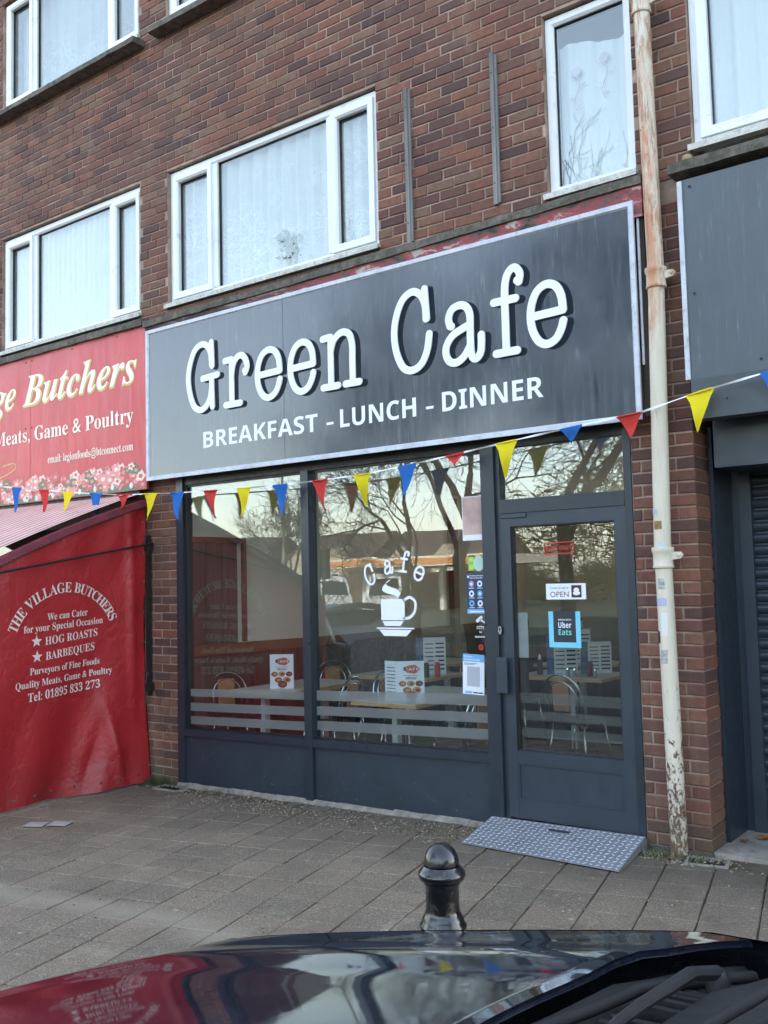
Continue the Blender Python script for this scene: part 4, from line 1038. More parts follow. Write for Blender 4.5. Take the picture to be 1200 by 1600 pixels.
# bunting
bt = thing('bunting', 'string of blue, red and yellow pennants sagging across the shop fronts', 'bunting')
line = [(-10.2,-.55,2.92),(-9.3,-.48,2.79),(-8.68,-.45,2.715),(-8.0,-.43,2.63),(-7.47,-.42,2.565),(-6.95,-.34,2.512),(-6.46,-.13,2.505),(-6.02,-.13,2.492),(-5.62,-.13,2.482),(-5.21,-.14,2.475),(-4.80,-.14,2.478),(-4.37,-.15,2.485),(-3.95,-.16,2.515),(-3.52,-.165,2.555),(-3.10,-.17,2.598),(-2.62,-.18,2.64),(-2.20,-.19,2.672),(-1.84,-.20,2.745),(-1.45,-.22,2.80),(-.9,-.24,2.87),(0,-.26,3.0)]
Lp = [V(p) for p in line]
def at_x(x):
    for a, c in zip(Lp, Lp[1:]):
        if a.x <= x <= c.x: return a+(c-a)*((x-a.x)/(c.x-a.x))
    return Lp[-1]
b = B(); tw = 0; pts = [at_x(-10.19+.03*k) for k in range(339)]
for i in range(len(pts)-1):
    a, c = pts[i], pts[i+1]
    for q in (0, 1): pass
    t0, t1 = .9*math.sin(i*.35), .9*math.sin((i+1)*.35); h = .0065
    o0 = V((0, math.sin(t0)*h, math.cos(t0)*h)); o1 = V((0, math.sin(t1)*h, math.cos(t1)*h))
    b.quad(a-o0, c-o1, c+o1, a+o0)
mk('tape', b, flatm('white_tape', (.78,.78,.80)), bt)
def nylon(name, c):
    n = N(name); df = n.n('ShaderNodeBsdfDiffuse', {'Color': c}); tl = n.n('ShaderNodeBsdfTranslucent', {'Color': c})
    mx = n.n('ShaderNodeMixShader', {0: .28, 1: df.outputs[0], 2: tl.outputs[0]}); n.t.links.new(mx.outputs[0], n.out.inputs[0]); return n.m
MF = {'b': nylon('blue_nylon', lin(60,122,204)), 'r': nylon('red_nylon', lin(216,76,70)), 'y': nylon('yellow_nylon', lin(244,222,52))}
flags = [(-9.9,'y'),(-9.4,'r'),(-8.9,'y'),(-8.40,'b'),(-7.97,'r'),(-7.60,'y'),(-7.24,'b'),(-6.92,'r'),(-6.68,'y'),(-6.435,'b'),(-6.02,'r'),(-5.625,'y'),(-5.21,'b'),(-4.79,'r'),(-4.375,'y'),(-3.955,'b'),(-3.545,'r'),(-3.135,'y'),(-2.66,'b'),(-2.27,'r'),(-1.83,'y'),(-1.40,'b'),(-.95,'r'),(-.5,'y')]
for i, (x, c_) in enumerate(flags):
    a = at_x(x); hw, hh = .074, .235; fold = {16: .35, 18: .42, 19: .62, 7: .55}.get(i, 1); b = B()
    if 3 > abs(i-6): pass
    ddx = rnd.uniform(-.04,.04); sw = rnd.uniform(-.035,.035)
    nr = 5
    for r in range(nr+1):
        v = r/nr; wv = hw*(1-v)
        for k in range(3):
            u = (k-1); px = a.x+u*wv+ddx*v*v+(.012*u if r == 0 else 0); sl = at_x(px).z if r == 0 else 0
            z = (at_x(a.x+u*hw).z*(1-v)+(a.z-hh*fold)*v)
            b.v.append((px, a.y-.002+sw*v+.022*math.sin(v*3.4+i*1.7)*v+(.018*(1-abs(u)))*math.sin(v*4+i*2)+.012*u*math.sin(i*2.3)*v, z))
    for r in range(nr):
        for k in range(2):
            q = r*3+k; b.f.append((q, q+1, q+4, q+3)); b.mi.append(0)
    l_, r_ = at_x(a.x-hw), at_x(a.x+hw)
    b.tube([l_, a, r_], .0065, 6)
    mk('pennant', b, MF[c_], bt, smooth=True)

# ================================================================== BUTCHER AWNING AND SHEET
SHX = -6.985
def sheet_top(d): return 2.485-.29*d-.055*d*d
def sheet_x(y, z):
    d = -y; t = max(0, min(1, (z+.05)/2.4))
    low = max(0, 1-t*1.9)
    f = .030*math.sin(d*5.2+z*1.1)*(.35+low*1.3)+.018*math.sin(d*11+z*2.7+1)*(.15+low*1.6)
    f += .05*math.exp(-((d-.42-(z-.3)*.18)/.055)**2)*max(0, 1-abs(z-.30)/.55)
    f -= .045*math.exp(-((d-.60+(z-.3)*.3)/.07)**2)*max(0, 1-abs(z-.2)/.5)
    f += .02*math.exp(-((d-.20)/.05)**2)*max(0, min(1, z-.2))
    f += .06*low*low*math.sin(d*3+.6)+.014*math.sin((z*1.0+d*2.2)*7)*max(0, (t-.72))*3.2
    f += .10*max(0, .12-d)*0
    return SHX+f
st = thing('canopy_side_sheet', 'red tarpaulin side sheet of the butcher awning printed with catering text', 'side sheet')
b = B(); NY, NZ = 110, 120; D1 = 2.35
for j in range(NZ+1):
    for i in range(NY+1):
        d = .035+(D1-.035)*i/NY; v = j/NZ
        zb = gz(SHX,-d)+.012+.03*math.sin(d*4)**2*.6+(.0 if d > .3 else 0); z = zb+(sheet_top(d)-zb)*v
        edge = .05*(1-v)*v*(d < .2)
        b.v.append((sheet_x(-d, z)+.0, -d-.06*(1-v)*(1 if i == 0 else 0), z))
for j in range(NZ):
    for i in range(NY):
        a = j*(NY+1)+i; b.f.append((a+1,a,a+NY+1,a+NY+2)); b.mi.append(0)
def tarp_material():
    n = N('red_pvc_tarpaulin'); c = n.coord(); dn = n.noise(c, 2.5, 4, .6)
    wp = n.n('ShaderNodeVectorMath', {0: c, 1: n.n('ShaderNodeCombineXYZ', {0: dn, 1: dn, 2: n.noise(c, 3.1, 3)}).outputs[0]}, operation='ADD').outputs[0]
    cr = n.n('ShaderNodeTexVoronoi', {'Vector': wp, 'Scale': 1.5}, feature='DISTANCE_TO_EDGE').outputs[0]
    cr2 = n.n('ShaderNodeTexVoronoi', {'Vector': wp, 'Scale': 4.0}, feature='DISTANCE_TO_EDGE').outputs[0]
    ridge = n.addn(n.mask(cr, .0, .10), n.mul(n.mask(cr2, .0, .12), .35))
    h = n.addn(ridge, n.mul(n.noise(n.coord((1,1,.4)), 6, 5, .6, .6), 1.3))
    base = n.mix(n.mask(n.noise(c, 2.2, 6, .65), .3, .7), lin(150,30,35), lin(170,38,44))
    base = n.mix(n.mul(n.mask(cr, .010, .0), .2), base, lin(180,80,82))
    base = n.mix(n.mul(n.mask(n.noise(c, 6, 9, .8, .8), .56, .72), .35), base, lin(104,26,30))
    z = n.n('ShaderNodeSeparateXYZ', {0: c}).outputs[2]
    gr = n.mul(n.n('ShaderNodeMapRange', {0: z, 1: .35, 2: .0, 3: 0, 4: 1}).outputs[0], n.mask(n.noise(c, 9, 7, .75), .40, .62))
    base = n.mix(n.mul(gr, .5), base, lin(92,54,48))
    n.bsdf(base, .40, 0, n.bump(h, .16, .018)); return n.m
M_tarp = tarp_material()
mk('sheet', b, M_tarp, st, smooth=True)
b = B(); pts = [(SHX+.018,-(.03+.1*k),sheet_top(.03+.1*k)+.012) for k in range(24)]
for (x0,y0,z0),(x1,y1,z1) in zip(pts, pts[1:]):
    b.quad((x0+.012,y0,z0-.058),(x1+.012,y1,z1-.058),(x1+.004,y1,z1),(x0+.004,y0,z0)); b.quad((x0+.004,y0,z0),(x1+.004,y1,z1),(x1-.06,y1,z1+.004),(x0-.06,y0,z0+.004))
mk('top_band', b, mat('maroon_band', lin(118,44,56), .6), st)
b = B(); pts2 = []
for k in range(120):
    d = .03+.019*k; pts2.append((SHX+.035, -d, sheet_top(d)-.048+(.006 if k % 2 else -.006)))
b.tube(pts2, .0035, 4); mk('lacing', b, M_dark, st)
b = B()
for k in range(9):
    z = .12+.27*k; b.disc((sheet_x(-.075, z)+.004, -.075, z), .011, (0,1,0), (0,0,1), 12)
for k in range(12):
    d = .2+.19*k; b.disc((sheet_x(-d, gz(SHX,-d)+.09)+.004, -d, gz(SHX,-d)+.09), .011, (0,1,0), (0,0,1), 12)
mk('eyelets', b, M_chrome, st, kind='stuff')
TF = lambda u, v: (sheet_x(u, v)+.004, u, v)
b = B()
def tl(s, y0, y1, z0, z1, cap): lettering('x', s, 'serif', TF, y0, y1, z0, cap, None, None, tilt=(z1-z0)/(y1-y0), b=b)
tl('We can Cater',-1.055,-.655,1.440,1.466,.058); tl('for your Special Occasion',-1.272,-.500,1.345,1.392,.058)
tl('HOG ROASTS',-1.075,-.555,1.240,1.286,.066); tl('BARBEQUES',-1.070,-.585,1.118,1.168,.066)
tl('Purveyors of Fine Foods',-1.215,-.535,1.008,1.045,.056); tl('Quality Meats, Game & Poultry',-1.345,-.420,.900,.960,.056); tl('Tel: 01895 833 273',-1.230,-.535,.795,.845,.070)
txt = 'THE VILLAGE BUTCHERS'
ws = []; 
for c in txt: ws.append(.45 if c == ' ' else glyphs(c, 'serif')[2]+.13)
tot = sum(ws); acc = 0
yc, zc, ra, rbz = -.885, 1.245, .500, .420
for c, w_ in zip(txt, ws):
    mid = (acc+w_/2)/tot; acc += w_
    if c == ' ': continue
    t = math.radians(-72+144*mid); px, pz = yc+ra*math.sin(t)*.95, zc+rbz*math.cos(t)-.0+.03*math.sin(t)
    ang = -math.atan2(rbz*math.sin(t), ra*math.cos(t)); vs, fs, w0 = glyphs(c, 'serif'); k = .074
    ca_, sa_ = math.cos(ang), math.sin(ang)
    b.add([TF(px+((x-w0/2)*k*ca_-(y*k*1.15)*sa_), pz+((x-w0/2)*k*sa_+(y*k*1.15)*ca_)) for x, y in vs], fs)
for yy, zz in ((-1.155,1.275),(-1.150,1.150)):
    star = [(yy+(.052 if k % 2 == 0 else .021)*math.sin(math.pi*k/5), zz+(.052 if k % 2 == 0 else .021)*math.cos(math.pi*k/5)) for k in range(10)]
    b.add([TF(yy, zz)]+[TF(*s) for s in star], [(0,k+1,(k+1) % 10+1) for k in range(10)])
mk('lettering', b, flatm('sheet_white_print', lin(222,206,198), .6), st)
# strap pole across the sheet and wall rail
b = B(); b.tube([(SHX+.075,-.02,2.085),(SHX+.085,-.7,1.972),(SHX+.085,-1.5,1.838),(SHX+.085,-2.3,1.68)], .010, 8)
mk('strap', b, M_black, label='thin black strap stretched across the red side sheet', cat='strap')
wr = thing('wall_rail', 'black vertical rail with clamps fixed to the left brick pier', 'rail', (-6.955,-.035,0))
b = B(); b.box(-.022,.022,-.018,.018,.72,2.16); mk('rail', b, M_black, wr)
for z in (2.06, .80): b = B(); b.box(-.036,.036,-.032,.034,z-.035,z+.035); b.tube([(.0,-.04,z+.02),(.0,-.01,z+.14)], .006, 6); mk('clamp', b, M_black, wr)
b = B(); b.tube([(.01,-.03,.86),(-.02,-.05,.84),(.0,-.03,.70),(.012,-.02,.60)], .004, 5); mk('cord', b, mat('green_cord', (.02,.08,.06)), wr)
# awning
aw = thing('striped_awning', 'faded pink and white striped awning over the butcher shop', 'awning')
b = B(); NX = 220; ND = 14
for j in range(ND+1):
    d = .02+2.2*j/ND; z = 2.565-.33*d-.03*d*d
    for i in range(NX+1):
        x = -11.1+4.06*i/NX; b.v.append((x, -d, z+.004*(i % 2)))
for j in range(ND):
    for i in range(NX):
        a = j*(NX+1)+i; b.f.append((a,a+1,a+NX+2,a+NX+1)); b.mi.append(0 if (i//2) % 3 else 1)
mk('canopy', b, [mat('faded_pink_cloth', lin(222,186,176), .8, var=.1, scale=3, bump=0), mat('faded_red_cloth', lin(176,116,112), .8, var=.15, scale=3, bump=0)], aw)
b = B(); b.box(-11.1,-7.04,-2.26,-2.21,1.58,1.72); mk('valance', b, M_tarp, aw)
b = B(); b.box(-11.1,-7.04,-.06,-.0,2.50,2.574); mk('cassette', b, mat('maroon_box', lin(70,34,38), .5), aw)
bf = thing('butcher_shopfront', 'butcher shop front hidden behind the red side sheet', 'shopfront')
b = B(); b.box(-11.2,-7.05,.05,.15,-.2,.7); b.box(-11.2,-7.05,.05,.15,2.3,3.98); b.box(-11.2,-11.0,.05,.15,.7,2.3); b.box(-7.2,-7.05,.05,.15,.7,2.3); mk('frame', b, mat('cream_render', lin(170,160,150)), bf)
b = B(); b.box(-11.0,-7.2,.08,.09,.7,2.3); mk('pane', b, M_glass, bf)
b = B(); b.box(WX0,-11.2,.02,.2,-.2,3.98); b.box(2.3,WX1,.02,.2,-.2,3.98); mk('end_wall', b, mat('back_brick', lin(104,66,60)), bld)

# bollard
bo = thing('bollard', 'black cast-iron style bollard with a domed cap behind the car bonnet', 'bollard', (-1.50,-3.49,gz(-1.50,-3.49)))
gr = gz(-1.445,-3.5); Hb = .985-gr
b = B(); b.lathe([(.085,0),(.085,.10),(.060,.12),(.058,.45),(.0655,.47),(.0655,.50),(.055,.52),(.054,Hb-.26)], n=36, rs=.87); mk('shaft', b, M_black, bo, auto=35)
M_iron = mat('glossy_black_iron', (.012,.012,.013), .20, var=.3, scale=10, bump=.12, bscale=60, dirt=(.16,.11,.07), dirtamt=.25, **{'Specular_IOR_Level': .7})
b = B(); z0 = Hb-.235
b.lathe([(.054,z0-.05),(.056,z0-.03),(.060,z0-.01),(.068,z0+.0),(.0735,z0+.012),(.0735,z0+.020),(.066,z0+.028),(.0655,z0+.036),(.058,z0+.046),(.053,z0+.060),(.052,z0+.120),(.057,z0+.128),(.060,z0+.134)], n=40, rs=.87); mk('collar', b, M_iron, bo, auto=50)
b = B(); b.lathe([(.058,z0+.1345),(.070,z0+.140),(.0745,z0+.150),(.0735,z0+.158),(.066,z0+.166),(.060,z0+.172),(.0575,z0+.176)], n=40, rs=.87); mk('ring', b, M_iron, bo, auto=50)
zt0 = z0+.1765; b = B(); b.lathe([(.0555*math.cos(t)*1.0, zt0+.058*math.sin(t)+.003) for t in [k*math.pi/2/10 for k in range(11)]], n=40, rs=.87); mk('cap', b, M_iron, bo, auto=50)

# ================================================================== CARS
M_tyre = mat('tyre_rubber', (.015,.015,.015), .8, bump=0); M_plastic = mat('black_grained_plastic', (.020,.021,.022), .55, var=.2, scale=12, bump=.25, bscale=200)
def carpaint(name, c, darker=False):
    n = N(name); co = n.coord()
    base = n.mix(n.mask(n.noise(co, 7, 6, .7), .5, .75), c, tuple(a*.9+.03 for a in c[:3])+(1,))
    dirt = n.mask(n.noise(co, 5, 9, .8, .6), .50, .72)
    sp = n.mask(n.noise(co, 120, 3, .8), .56, .68)
    ro = n.n('ShaderNodeMapRange', {0: n.addn(dirt, n.mul(sp, .6)), 1: 0, 2: 1.4, 3: .035, 4: .17}).outputs[0]
    base = n.mix(n.mul(sp, .10), base, (.25,.24,.22,1))
    n.bsdf(base, ro, 0, n.bump(n.noise(co, 5, 3, .5), .05, .02), **{'Specular_IOR_Level': .5, 'Coat_Weight': .8, 'Coat_Roughness': ro, 'Coat_IOR': 1.5})
    return n.m
M_navy = carpaint('wet_navy_paint', (.010,.013,.024,1)); M_silver = mat('silver_paint', (.45,.46,.47), .25, .6, var=.05, bump=0)
M_cglass = mat('car_glass', (.012,.016,.014), .04, bump=0, var=.1, **{'Specular_IOR_Level': 1.0})
def hw(t):       # half width along the car, t = distance from the nose
    return .86*min(1, (t/.62)**.42 if t > 0 else 0)*(1-.05*max(0, t-3.2)) if t < .62 else .86*(1+.03*min(1,(t-.62)))*(1-.06*max(0, t-3.0))
def topz(t):     # bonnet centre height over the road
    return .735+.415*(min(t,1.7)/1.7)**.60
def hedge(v): return 1.50+.36*(v*v-.0)      # rear edge of the bonnet, bowed forward in the middle
def sedge(v): return 1.78+.26*v*v           # foot of the windscreen
def bonz(t, v): return topz(t) - .055*v*v - .05*max(0, abs(v)-.80)**1.0 + .012*math.exp(-((abs(v)-.62)/.07)**2)
def make_car(name, paint, label, loc, rz, L=3.95, H=1.60):
    root = thing(name, label, 'car', loc, rz)
    W_ = lambda t, v: hw(t)*v
    # bonnet (x = t, nose at 0)
    b = B(); NU, NV = 34, 30; vm = .88
    for i in range(NU+1):
        for j in range(NV+1):
            v = -vm+2*vm*j/NV; s = i/NU; t = .16+(hedge(v)-.16)*s + .10*(v*v)*(1-s)
            b.v.append((t, W_(t, v), bonz(t, v)))
    n0 = NV+1
    for i in range(NU):
        for j in range(NV): a = i*n0+j; b.f.append((a,a+n0,a+n0+1,a+1)); b.mi.append(0)
    # turned down rear lip
    for j in range(NV+1):
        v = -vm+2*vm*j/NV; t = hedge(v); b.v.append((t+.004, W_(t, v), bonz(t, v)-.011)); 
    o = NU*n0; l = (NU+1)*n0
    for j in range(NV): b.f.append((o+j, o+j+1, l+j+1, l+j)); b.mi.append(0)
    mk('bonnet', b, paint, root, smooth=True)
    # wings and nose: from the bonnet gap round the shoulder to the sill
    b = B(); NT = 46
    secs = []
    for i in range(NT+1):
        t = .02+(L-.06)*i/NT; w = hw(t)
        if t > L-.7: w *= max(.6, 1-((t-(L-.7))/.7)**2*.16)
        zt_ = bonz(min(t, 1.9), vm+.012) if t < 1.95 else 1.11
        prof = [(w*(vm+.012), zt_), (w*.925, zt_-.010), (w*.965, zt_-.035), (w*.99, zt_-.085), (w*1.0, zt_-.16), (w*1.012, zt_-.30), (w*1.01, .46), (w*.99, .30), (w*.95, .20)]
        if t < .16: prof = [(p[0], min(p[1], .71+.5*t)) for p in prof]
        secs.append((t, prof))
    for sgn in (-1, 1):
        o = len(b.v); m_ = len(secs[0][1])
        for t, prof in secs:
            for y, z in prof: b.v.append((t, sgn*y, z))
        for i in range(NT):
            for j in range(m_-1):
                a = o+i*m_+j; q = (a, a+1, a+m_+1, a+m_) if sgn > 0 else (a, a+m_, a+m_+1, a+1)
                tc = secs[i][0]; zc_ = secs[i][1][j][1]
                if min(abs(tc-.80), abs(tc-(L-.72))) < .31 and zc_ < .60 and (min(abs(tc-.80), abs(tc-(L-.72)))**2+(zc_-.30)**2) < .33**2: continue
                b.f.append(q); b.mi.append(0)
    # tail
    t, prof = secs[-1]; b.add([(t, y, z) for y, z in prof]+[(t, -y, z) for y, z in prof[::-1]], [tuple(range(2*len(prof)))])
    mk('body', b, paint, root, auto=50)
    b = B(); nn = [(-.62,.10),(-.45,.035),(0,.0),(.45,.035),(.62,.10)]
    rows = [(.20,.05),(.34,-.01),(.46,-.02),(.58,.0),(.745,.05),(.785,.20)]
    for z, dx in rows:
        for y, x in nn: b.v.append((x*1.3+dx, y*1.15, z))
    for r in range(len(rows)-1):
        for k in range(4): a = r*5+k; b.f.append((a,a+1,a+6,a+5)); b.mi.append(0)
    mk('bumper', b, paint, root, smooth=True)
    b = B(); b.box(-.035,.03,-.42,.42,.44,.57); mk('radiator_grille', b, M_plastic, root)
    for sgn in (-1, 1):
        b = B(); b.add([(.05,sgn*.46,.60),(.17,sgn*.66,.63),(.42,sgn*.80,.72),(.36,sgn*.66,.765),(.16,sgn*.5,.70)], [(0,1,2,3,4) if sgn > 0 else (4,3,2,1,0)]); mk('headlight', b, mat('lamp_glass', (.5,.52,.55), .1, .5, bump=0), root)
    # under-bonnet tray / cowl
    b = B(); NV = 26
    for j in range(NV+1):
        v = -.90+1.80*j/NV; a_, c_ = hedge(v)-.03, sedge(v); y0 = hw(a_)*v
        z1 = bonz(a_, v)
        b.v += [(a_, y0, z1-.05), (a_+.05, y0, z1-.085), (a_+(c_-a_)*.5, y0, z1-.075), (a_+(c_-a_)*.58, y0, z1-.030), (c_-.03, y0, z1-.022), (c_+.02, y0, z1-.002)]
    for j in range(NV):
        for k in range(5): a = j*6+k; b.f.append((a,a+1,a+7,a+6)); b.mi.append(0)
    mk('scuttle_panel', b, M_plastic, root, auto=30)
    b = B()
    for v0, v1 in ((-.08,-.80),(.72,-.02)):
        pts = [];
        for k in range(9):
            v = v0+(v1-v0)*k/8; t = sedge(v)-.06-.10*(1-k/8); pts.append((t, hw(1.7)*v, bonz(1.7, v)-.030+.020*math.sin(k/8*2.6)))
        b.tube(pts, [.012-.007*k/8 for k in range(9)], 8)
        b.lathe([(.020,-.035),(.020,-.006),(.013,.004)], pts[0], 14)
    mk('wiper', b, M_plastic, root, auto=40)
    b = B()
    for k in range(-26, 27):
        v = k*.03; t = (hedge(v)+sedge(v))/2-.035
        if abs(k) % 9 == 0: continue
        b.box(t-.045, t+.030, hw(1.7)*v-.006, hw(1.7)*v+.006, bonz(1.7, v)-.085, bonz(1.7, v)-.062)
    mk('vent_grille', b, M_plastic, root, kind='stuff')
    b = B(); b.tube([(hedge(v)+.028, hw(1.6)*v, bonz(1.6, v)-.040) for v in [k*.05-.85 for k in range(35)]], .010, 6); mk('bonnet_seal', b, M_tyre, root, smooth=True)
    b = B(); b.tube([(sedge(v)+.004, hw(1.75)*v*.98, bonz(1.75, v)+.004) for v in [k*.05-.9 for k in range(37)]], .007, 6); mk('windscreen_seal', b, M_tyre, root, smooth=True)
    # greenhouse
    tR0, tR1, tB = 2.55, L-.75, L-.12
    b = B(); NV = 14
    for v in [(-1+2*k/NV) for k in range(NV+1)]:
        t = sedge(v*.95); y = .80*v; b.v += [(t, y, bonz(1.5, v*.9)+.002), (t+.34, y*.93, 1.36-.02*v*v), (tR0+.06*v*v, y*.80, H-.045-.05*v*v)]
    for k in range(NV):
        for r in range(2): a = k*3+r; b.f.append((a,a+1,a+4,a+3)); b.mi.append(0)
    mk('windscreen', b, M_cglass, root, smooth=True)
    b = B()
    sts = [(tR0,-.045),(tR0+.4,-.012),(tR0+.9,0),(tR1,-.05),(tR1+.10,-.085)]
    for t, dz in sts:
        for k in range(NV+1):
            v = -1+2*k/NV; b.v.append((t+(.06*v*v if t == tR0 else 0), .64*v, H+dz-.05*v*v-(.03 if abs(v) > .95 else 0)))
    for i in range(len(sts)-1):
        for k in range(NV): a = i*(NV+1)+k; b.f.append((a,a+1,a+NV+2,a+NV+1)); b.mi.append(0)
    mk('roof', b, paint, root, smooth=True)
    for sgn in (-1, 1):
        b = B()
        def P3(t, z): 
            f = max(0, min(1, (z-1.11)/(H-.12-1.11))); return (t, sgn*(.835-.195*f), z)
        q = [P3(sedge(.95)+.10,1.12), P3(3.62,1.12), P3(tR1+.06,H-.14), P3(tR0+.12,H-.10)]
        b.add(q, [(0,1,2,3) if sgn < 0 else (3,2,1,0)]); mk('side_window', b, M_cglass, root)
        b = B(); b.tube([P3(sedge(.95)+.02,1.11), P3(tR0+.02,H-.08)], .030, 8); b.tube([P3(3.70,1.11), P3(tR1+.12,H-.10)], .055, 8); b.tube([P3(2.70,1.11), P3(2.75,H-.09)], .022, 8); b.tube([P3(tR0,H-.075), P3(tR0+.7,H-.055), P3(tR1+.1,H-.10)], .028, 8); b.tube([P3(sedge(.95)-.05,1.105), P3(3.75,1.105)], .022, 6)
        mk('pillars', b, paint, root, smooth=True)
        b = B(); b.box(2.02,2.12,sgn*.88-.07,sgn*.88+.07,1.13,1.25); mk('door_mirror', b, paint, root)
    b = B(); b.add([(tR1+.08,-.62,H-.13),(tR1+.08,.62,H-.13),(tB,.72,1.11),(tB,-.72,1.11)], [(0,1,2,3)]); mk('rear_window', b, M_cglass, root)
    for t in (.80, L-.72):
        for sgn in (-1, 1):
            wc_ = link('wheel', None, root, (t, sgn*.80, .30))
            b = B(); prof = [(.19,-.09),(.27,-.095),(.30,-.07),(.305,0),(.30,.07),(.27,.095),(.19,.09)]
            n_ = 28
            for r, yy in prof:
                for k in range(n_): a = 6.2832*k/n_; b.v.append((r*math.cos(a), yy*1.0, r*math.sin(a)))
            for i in range(len(prof)-1):
                for k in range(n_): b.f.append((i*n_+k, i*n_+(k+1) % n_, (i+1)*n_+(k+1) % n_, (i+1)*n_+k)); b.mi.append(0)
            mk('tyre', b, M_tyre, wc_, smooth=True)
            b = B(); b.disc((0,sgn*.075,0), .195, (1,0,0), (0,0,1), 24)
            for k in range(5):
                a = 6.2832*k/5; b.tube([(0,sgn*.085,0),(.18*math.cos(a),sgn*.085,.18*math.sin(a))], .022, 5)
            mk('rim', b, M_silver, wc_)
    return root
CARZ = gz(-1,-4)-.07
car = make_car('parked_car', M_navy, 'dark navy hatchback with a glossy bonnet parked nearest the viewer', (-2.24,-4.90,CARZ), math.radians(5))
make_car('parked_car', M_silver, 'silver hatchback parked ahead of the navy car, seen mirrored in the windows', (-11.9,-4.75,gz(-10,-4)-.07), 0)

# ================================================================== CAFE INTERIOR
FZ = .035
cr = thing('cafe_room', 'cafe interior with cream walls, dark panelling and a timber dado rail', 'room')
tag(cr, kind='structure')
b = B(); b.box(-6.603,-2.36,.09,6.9,FZ-.05,FZ); mk('floor', b, M_floor, cr)
b = B(); b.box(-6.603,-2.36,.09,6.9,2.75,2.8); mk('ceiling', b, M_plaster, cr)
b = B(); b.box(-6.604,-6.58,.09,6.9,FZ,2.75); b.box(-6.58,-4.75,6.3,6.4,FZ,2.75); b.box(-2.38,-2.361,.09,6.99,FZ,2.75); b.box(-4.78,-4.75,6.4,6.99,FZ,2.75); b.box(-4.75,-2.38,6.96,6.99,FZ,.92); mk('wall_lining', b, M_plaster, cr)
def dz_(y): return 1.125-.016*y
x = .10; 
while x < 6.2:
    b = B(); b.tbox(0,.001,0,0,0,0,0,0) if False else None
    b.box(-6.579,-6.560,x,x+.196,FZ,dz_(x)-.03); mk('wall_panel', b, M_wooddark, cr)
    if x < .70: b = B(); b.box(-6.579,-6.562,x,x+.196,dz_(x)+.02,2.085); mk('wall_panel', b, M_wooddark, cr)
    x += .20
b = B(); b.add([(-6.579,.09,1.09),(-6.579,6.3,1.02),(-6.545,6.3,1.02),(-6.545,.09,1.09),(-6.579,.09,1.145),(-6.579,6.3,1.12),(-6.545,6.3,1.12),(-6.545,.09,1.145)], [(0,3,2,1),(4,5,6,7),(3,2,6,7)[::-1],(0,1,5,4)]); b.add([(-6.545,.09,1.12),(-6.545,6.3,1.005),(-6.535,6.3,1.0),(-6.535,.09,1.065),(-6.535,.09,1.16),(-6.535,6.3,1.09),(-6.57,6.3,1.09),(-6.57,.09,1.16)], [(3,2,5,4),(4,5,6,7)]); mk('dado_rail', b, M_wood, cr)
b = B(); b.box(-6.579,-6.540,.09,.80,2.085,2.135); b.box(-6.579,-6.540,.762,.80,1.16,2.0849); mk('timber_surround', b, M_wood, cr)
b = B(); b.box(-6.579,-6.50,4.35,4.47,FZ,2.7); mk('timber_post', b, M_wood, cr)
b = B(); b.box(-6.57,-4.8,6.26,6.3,FZ,1.0); b.box(-5.2,-3.4,5.2,5.7,FZ,1.15); mk('counter', b, M_wooddark, cr)
b = B(); mitred(b,-4.7,-2.45,.92,2.65,.06,7.02,7.10); b.box(-3.60,-3.54,7.02,7.10,.98,2.59); mk('added_window_frame', b, M_upvc, cr)  # added window, unseen by the camera, to brighten the room with daylight
nf = N('added_daylight_glass'); tlb = nf.n('ShaderNodeBsdfTranslucent', {'Color': (.62,.64,.62,1)}); nf.t.links.new(tlb.outputs[0], nf.out.inputs[0])  # translucent pane that spreads daylight from the added window
b = B(); b.quad((-4.64,7.06,.98),(-2.51,7.06,.98),(-2.51,7.06,2.59),(-4.64,7.06,2.59)); mk('added_daylight_pane', b, nf.m, cr)
b = B(); b.box(-5.2,-3.4,5.15,5.75,1.151,1.19); mk('counter_top', b, M_wood, cr)
def table(x, y, w, d, label):
    t = thing('cafe_table', label, 'table', (x, y, FZ), group='cafe tables')
    b = B(); b.box(-w/2,w/2,-d/2,d/2,.728,.732); mk('top', b, M_tabletop, t)
    b = B(); b.box(-w/2-.002,w/2+.002,-d/2-.002,d/2+.002,.700,.7279); mk('edge', b, M_ply, t)
    for k in (-1, 1):
        if d < .8 and k == 1: break
        yy = k*(d/2-.18) if d >= .8 else 0
        b = B(); b.box(-.025,.025,yy-.03,yy+.03,.03,.70); mk('leg', b, mat('white_leg', (.55,.55,.55), .4), t)
        b = B(); b.box(-.22,.22,yy-.03,yy+.03,.0,.0299); mk('foot', b, M_black, t)
    return t
table(-5.985,.85,.62,1.15,'pale topped table with a plywood edge inside the left pane')
table(-4.505,.78,.62,1.15,'pale topped table with a plywood edge inside the right pane')
table(-5.66,2.15,.95,.70,'table in the second row behind the chairs, middle of the room')
table(-4.15,2.75,.90,.70,'table with sauce bottles seen through the door glass')
table(-6.15,3.6,.70,.70,'table at the back by the panelled wall')
table(-4.6,3.9,.8,.7,'table at the back in front of the counter')
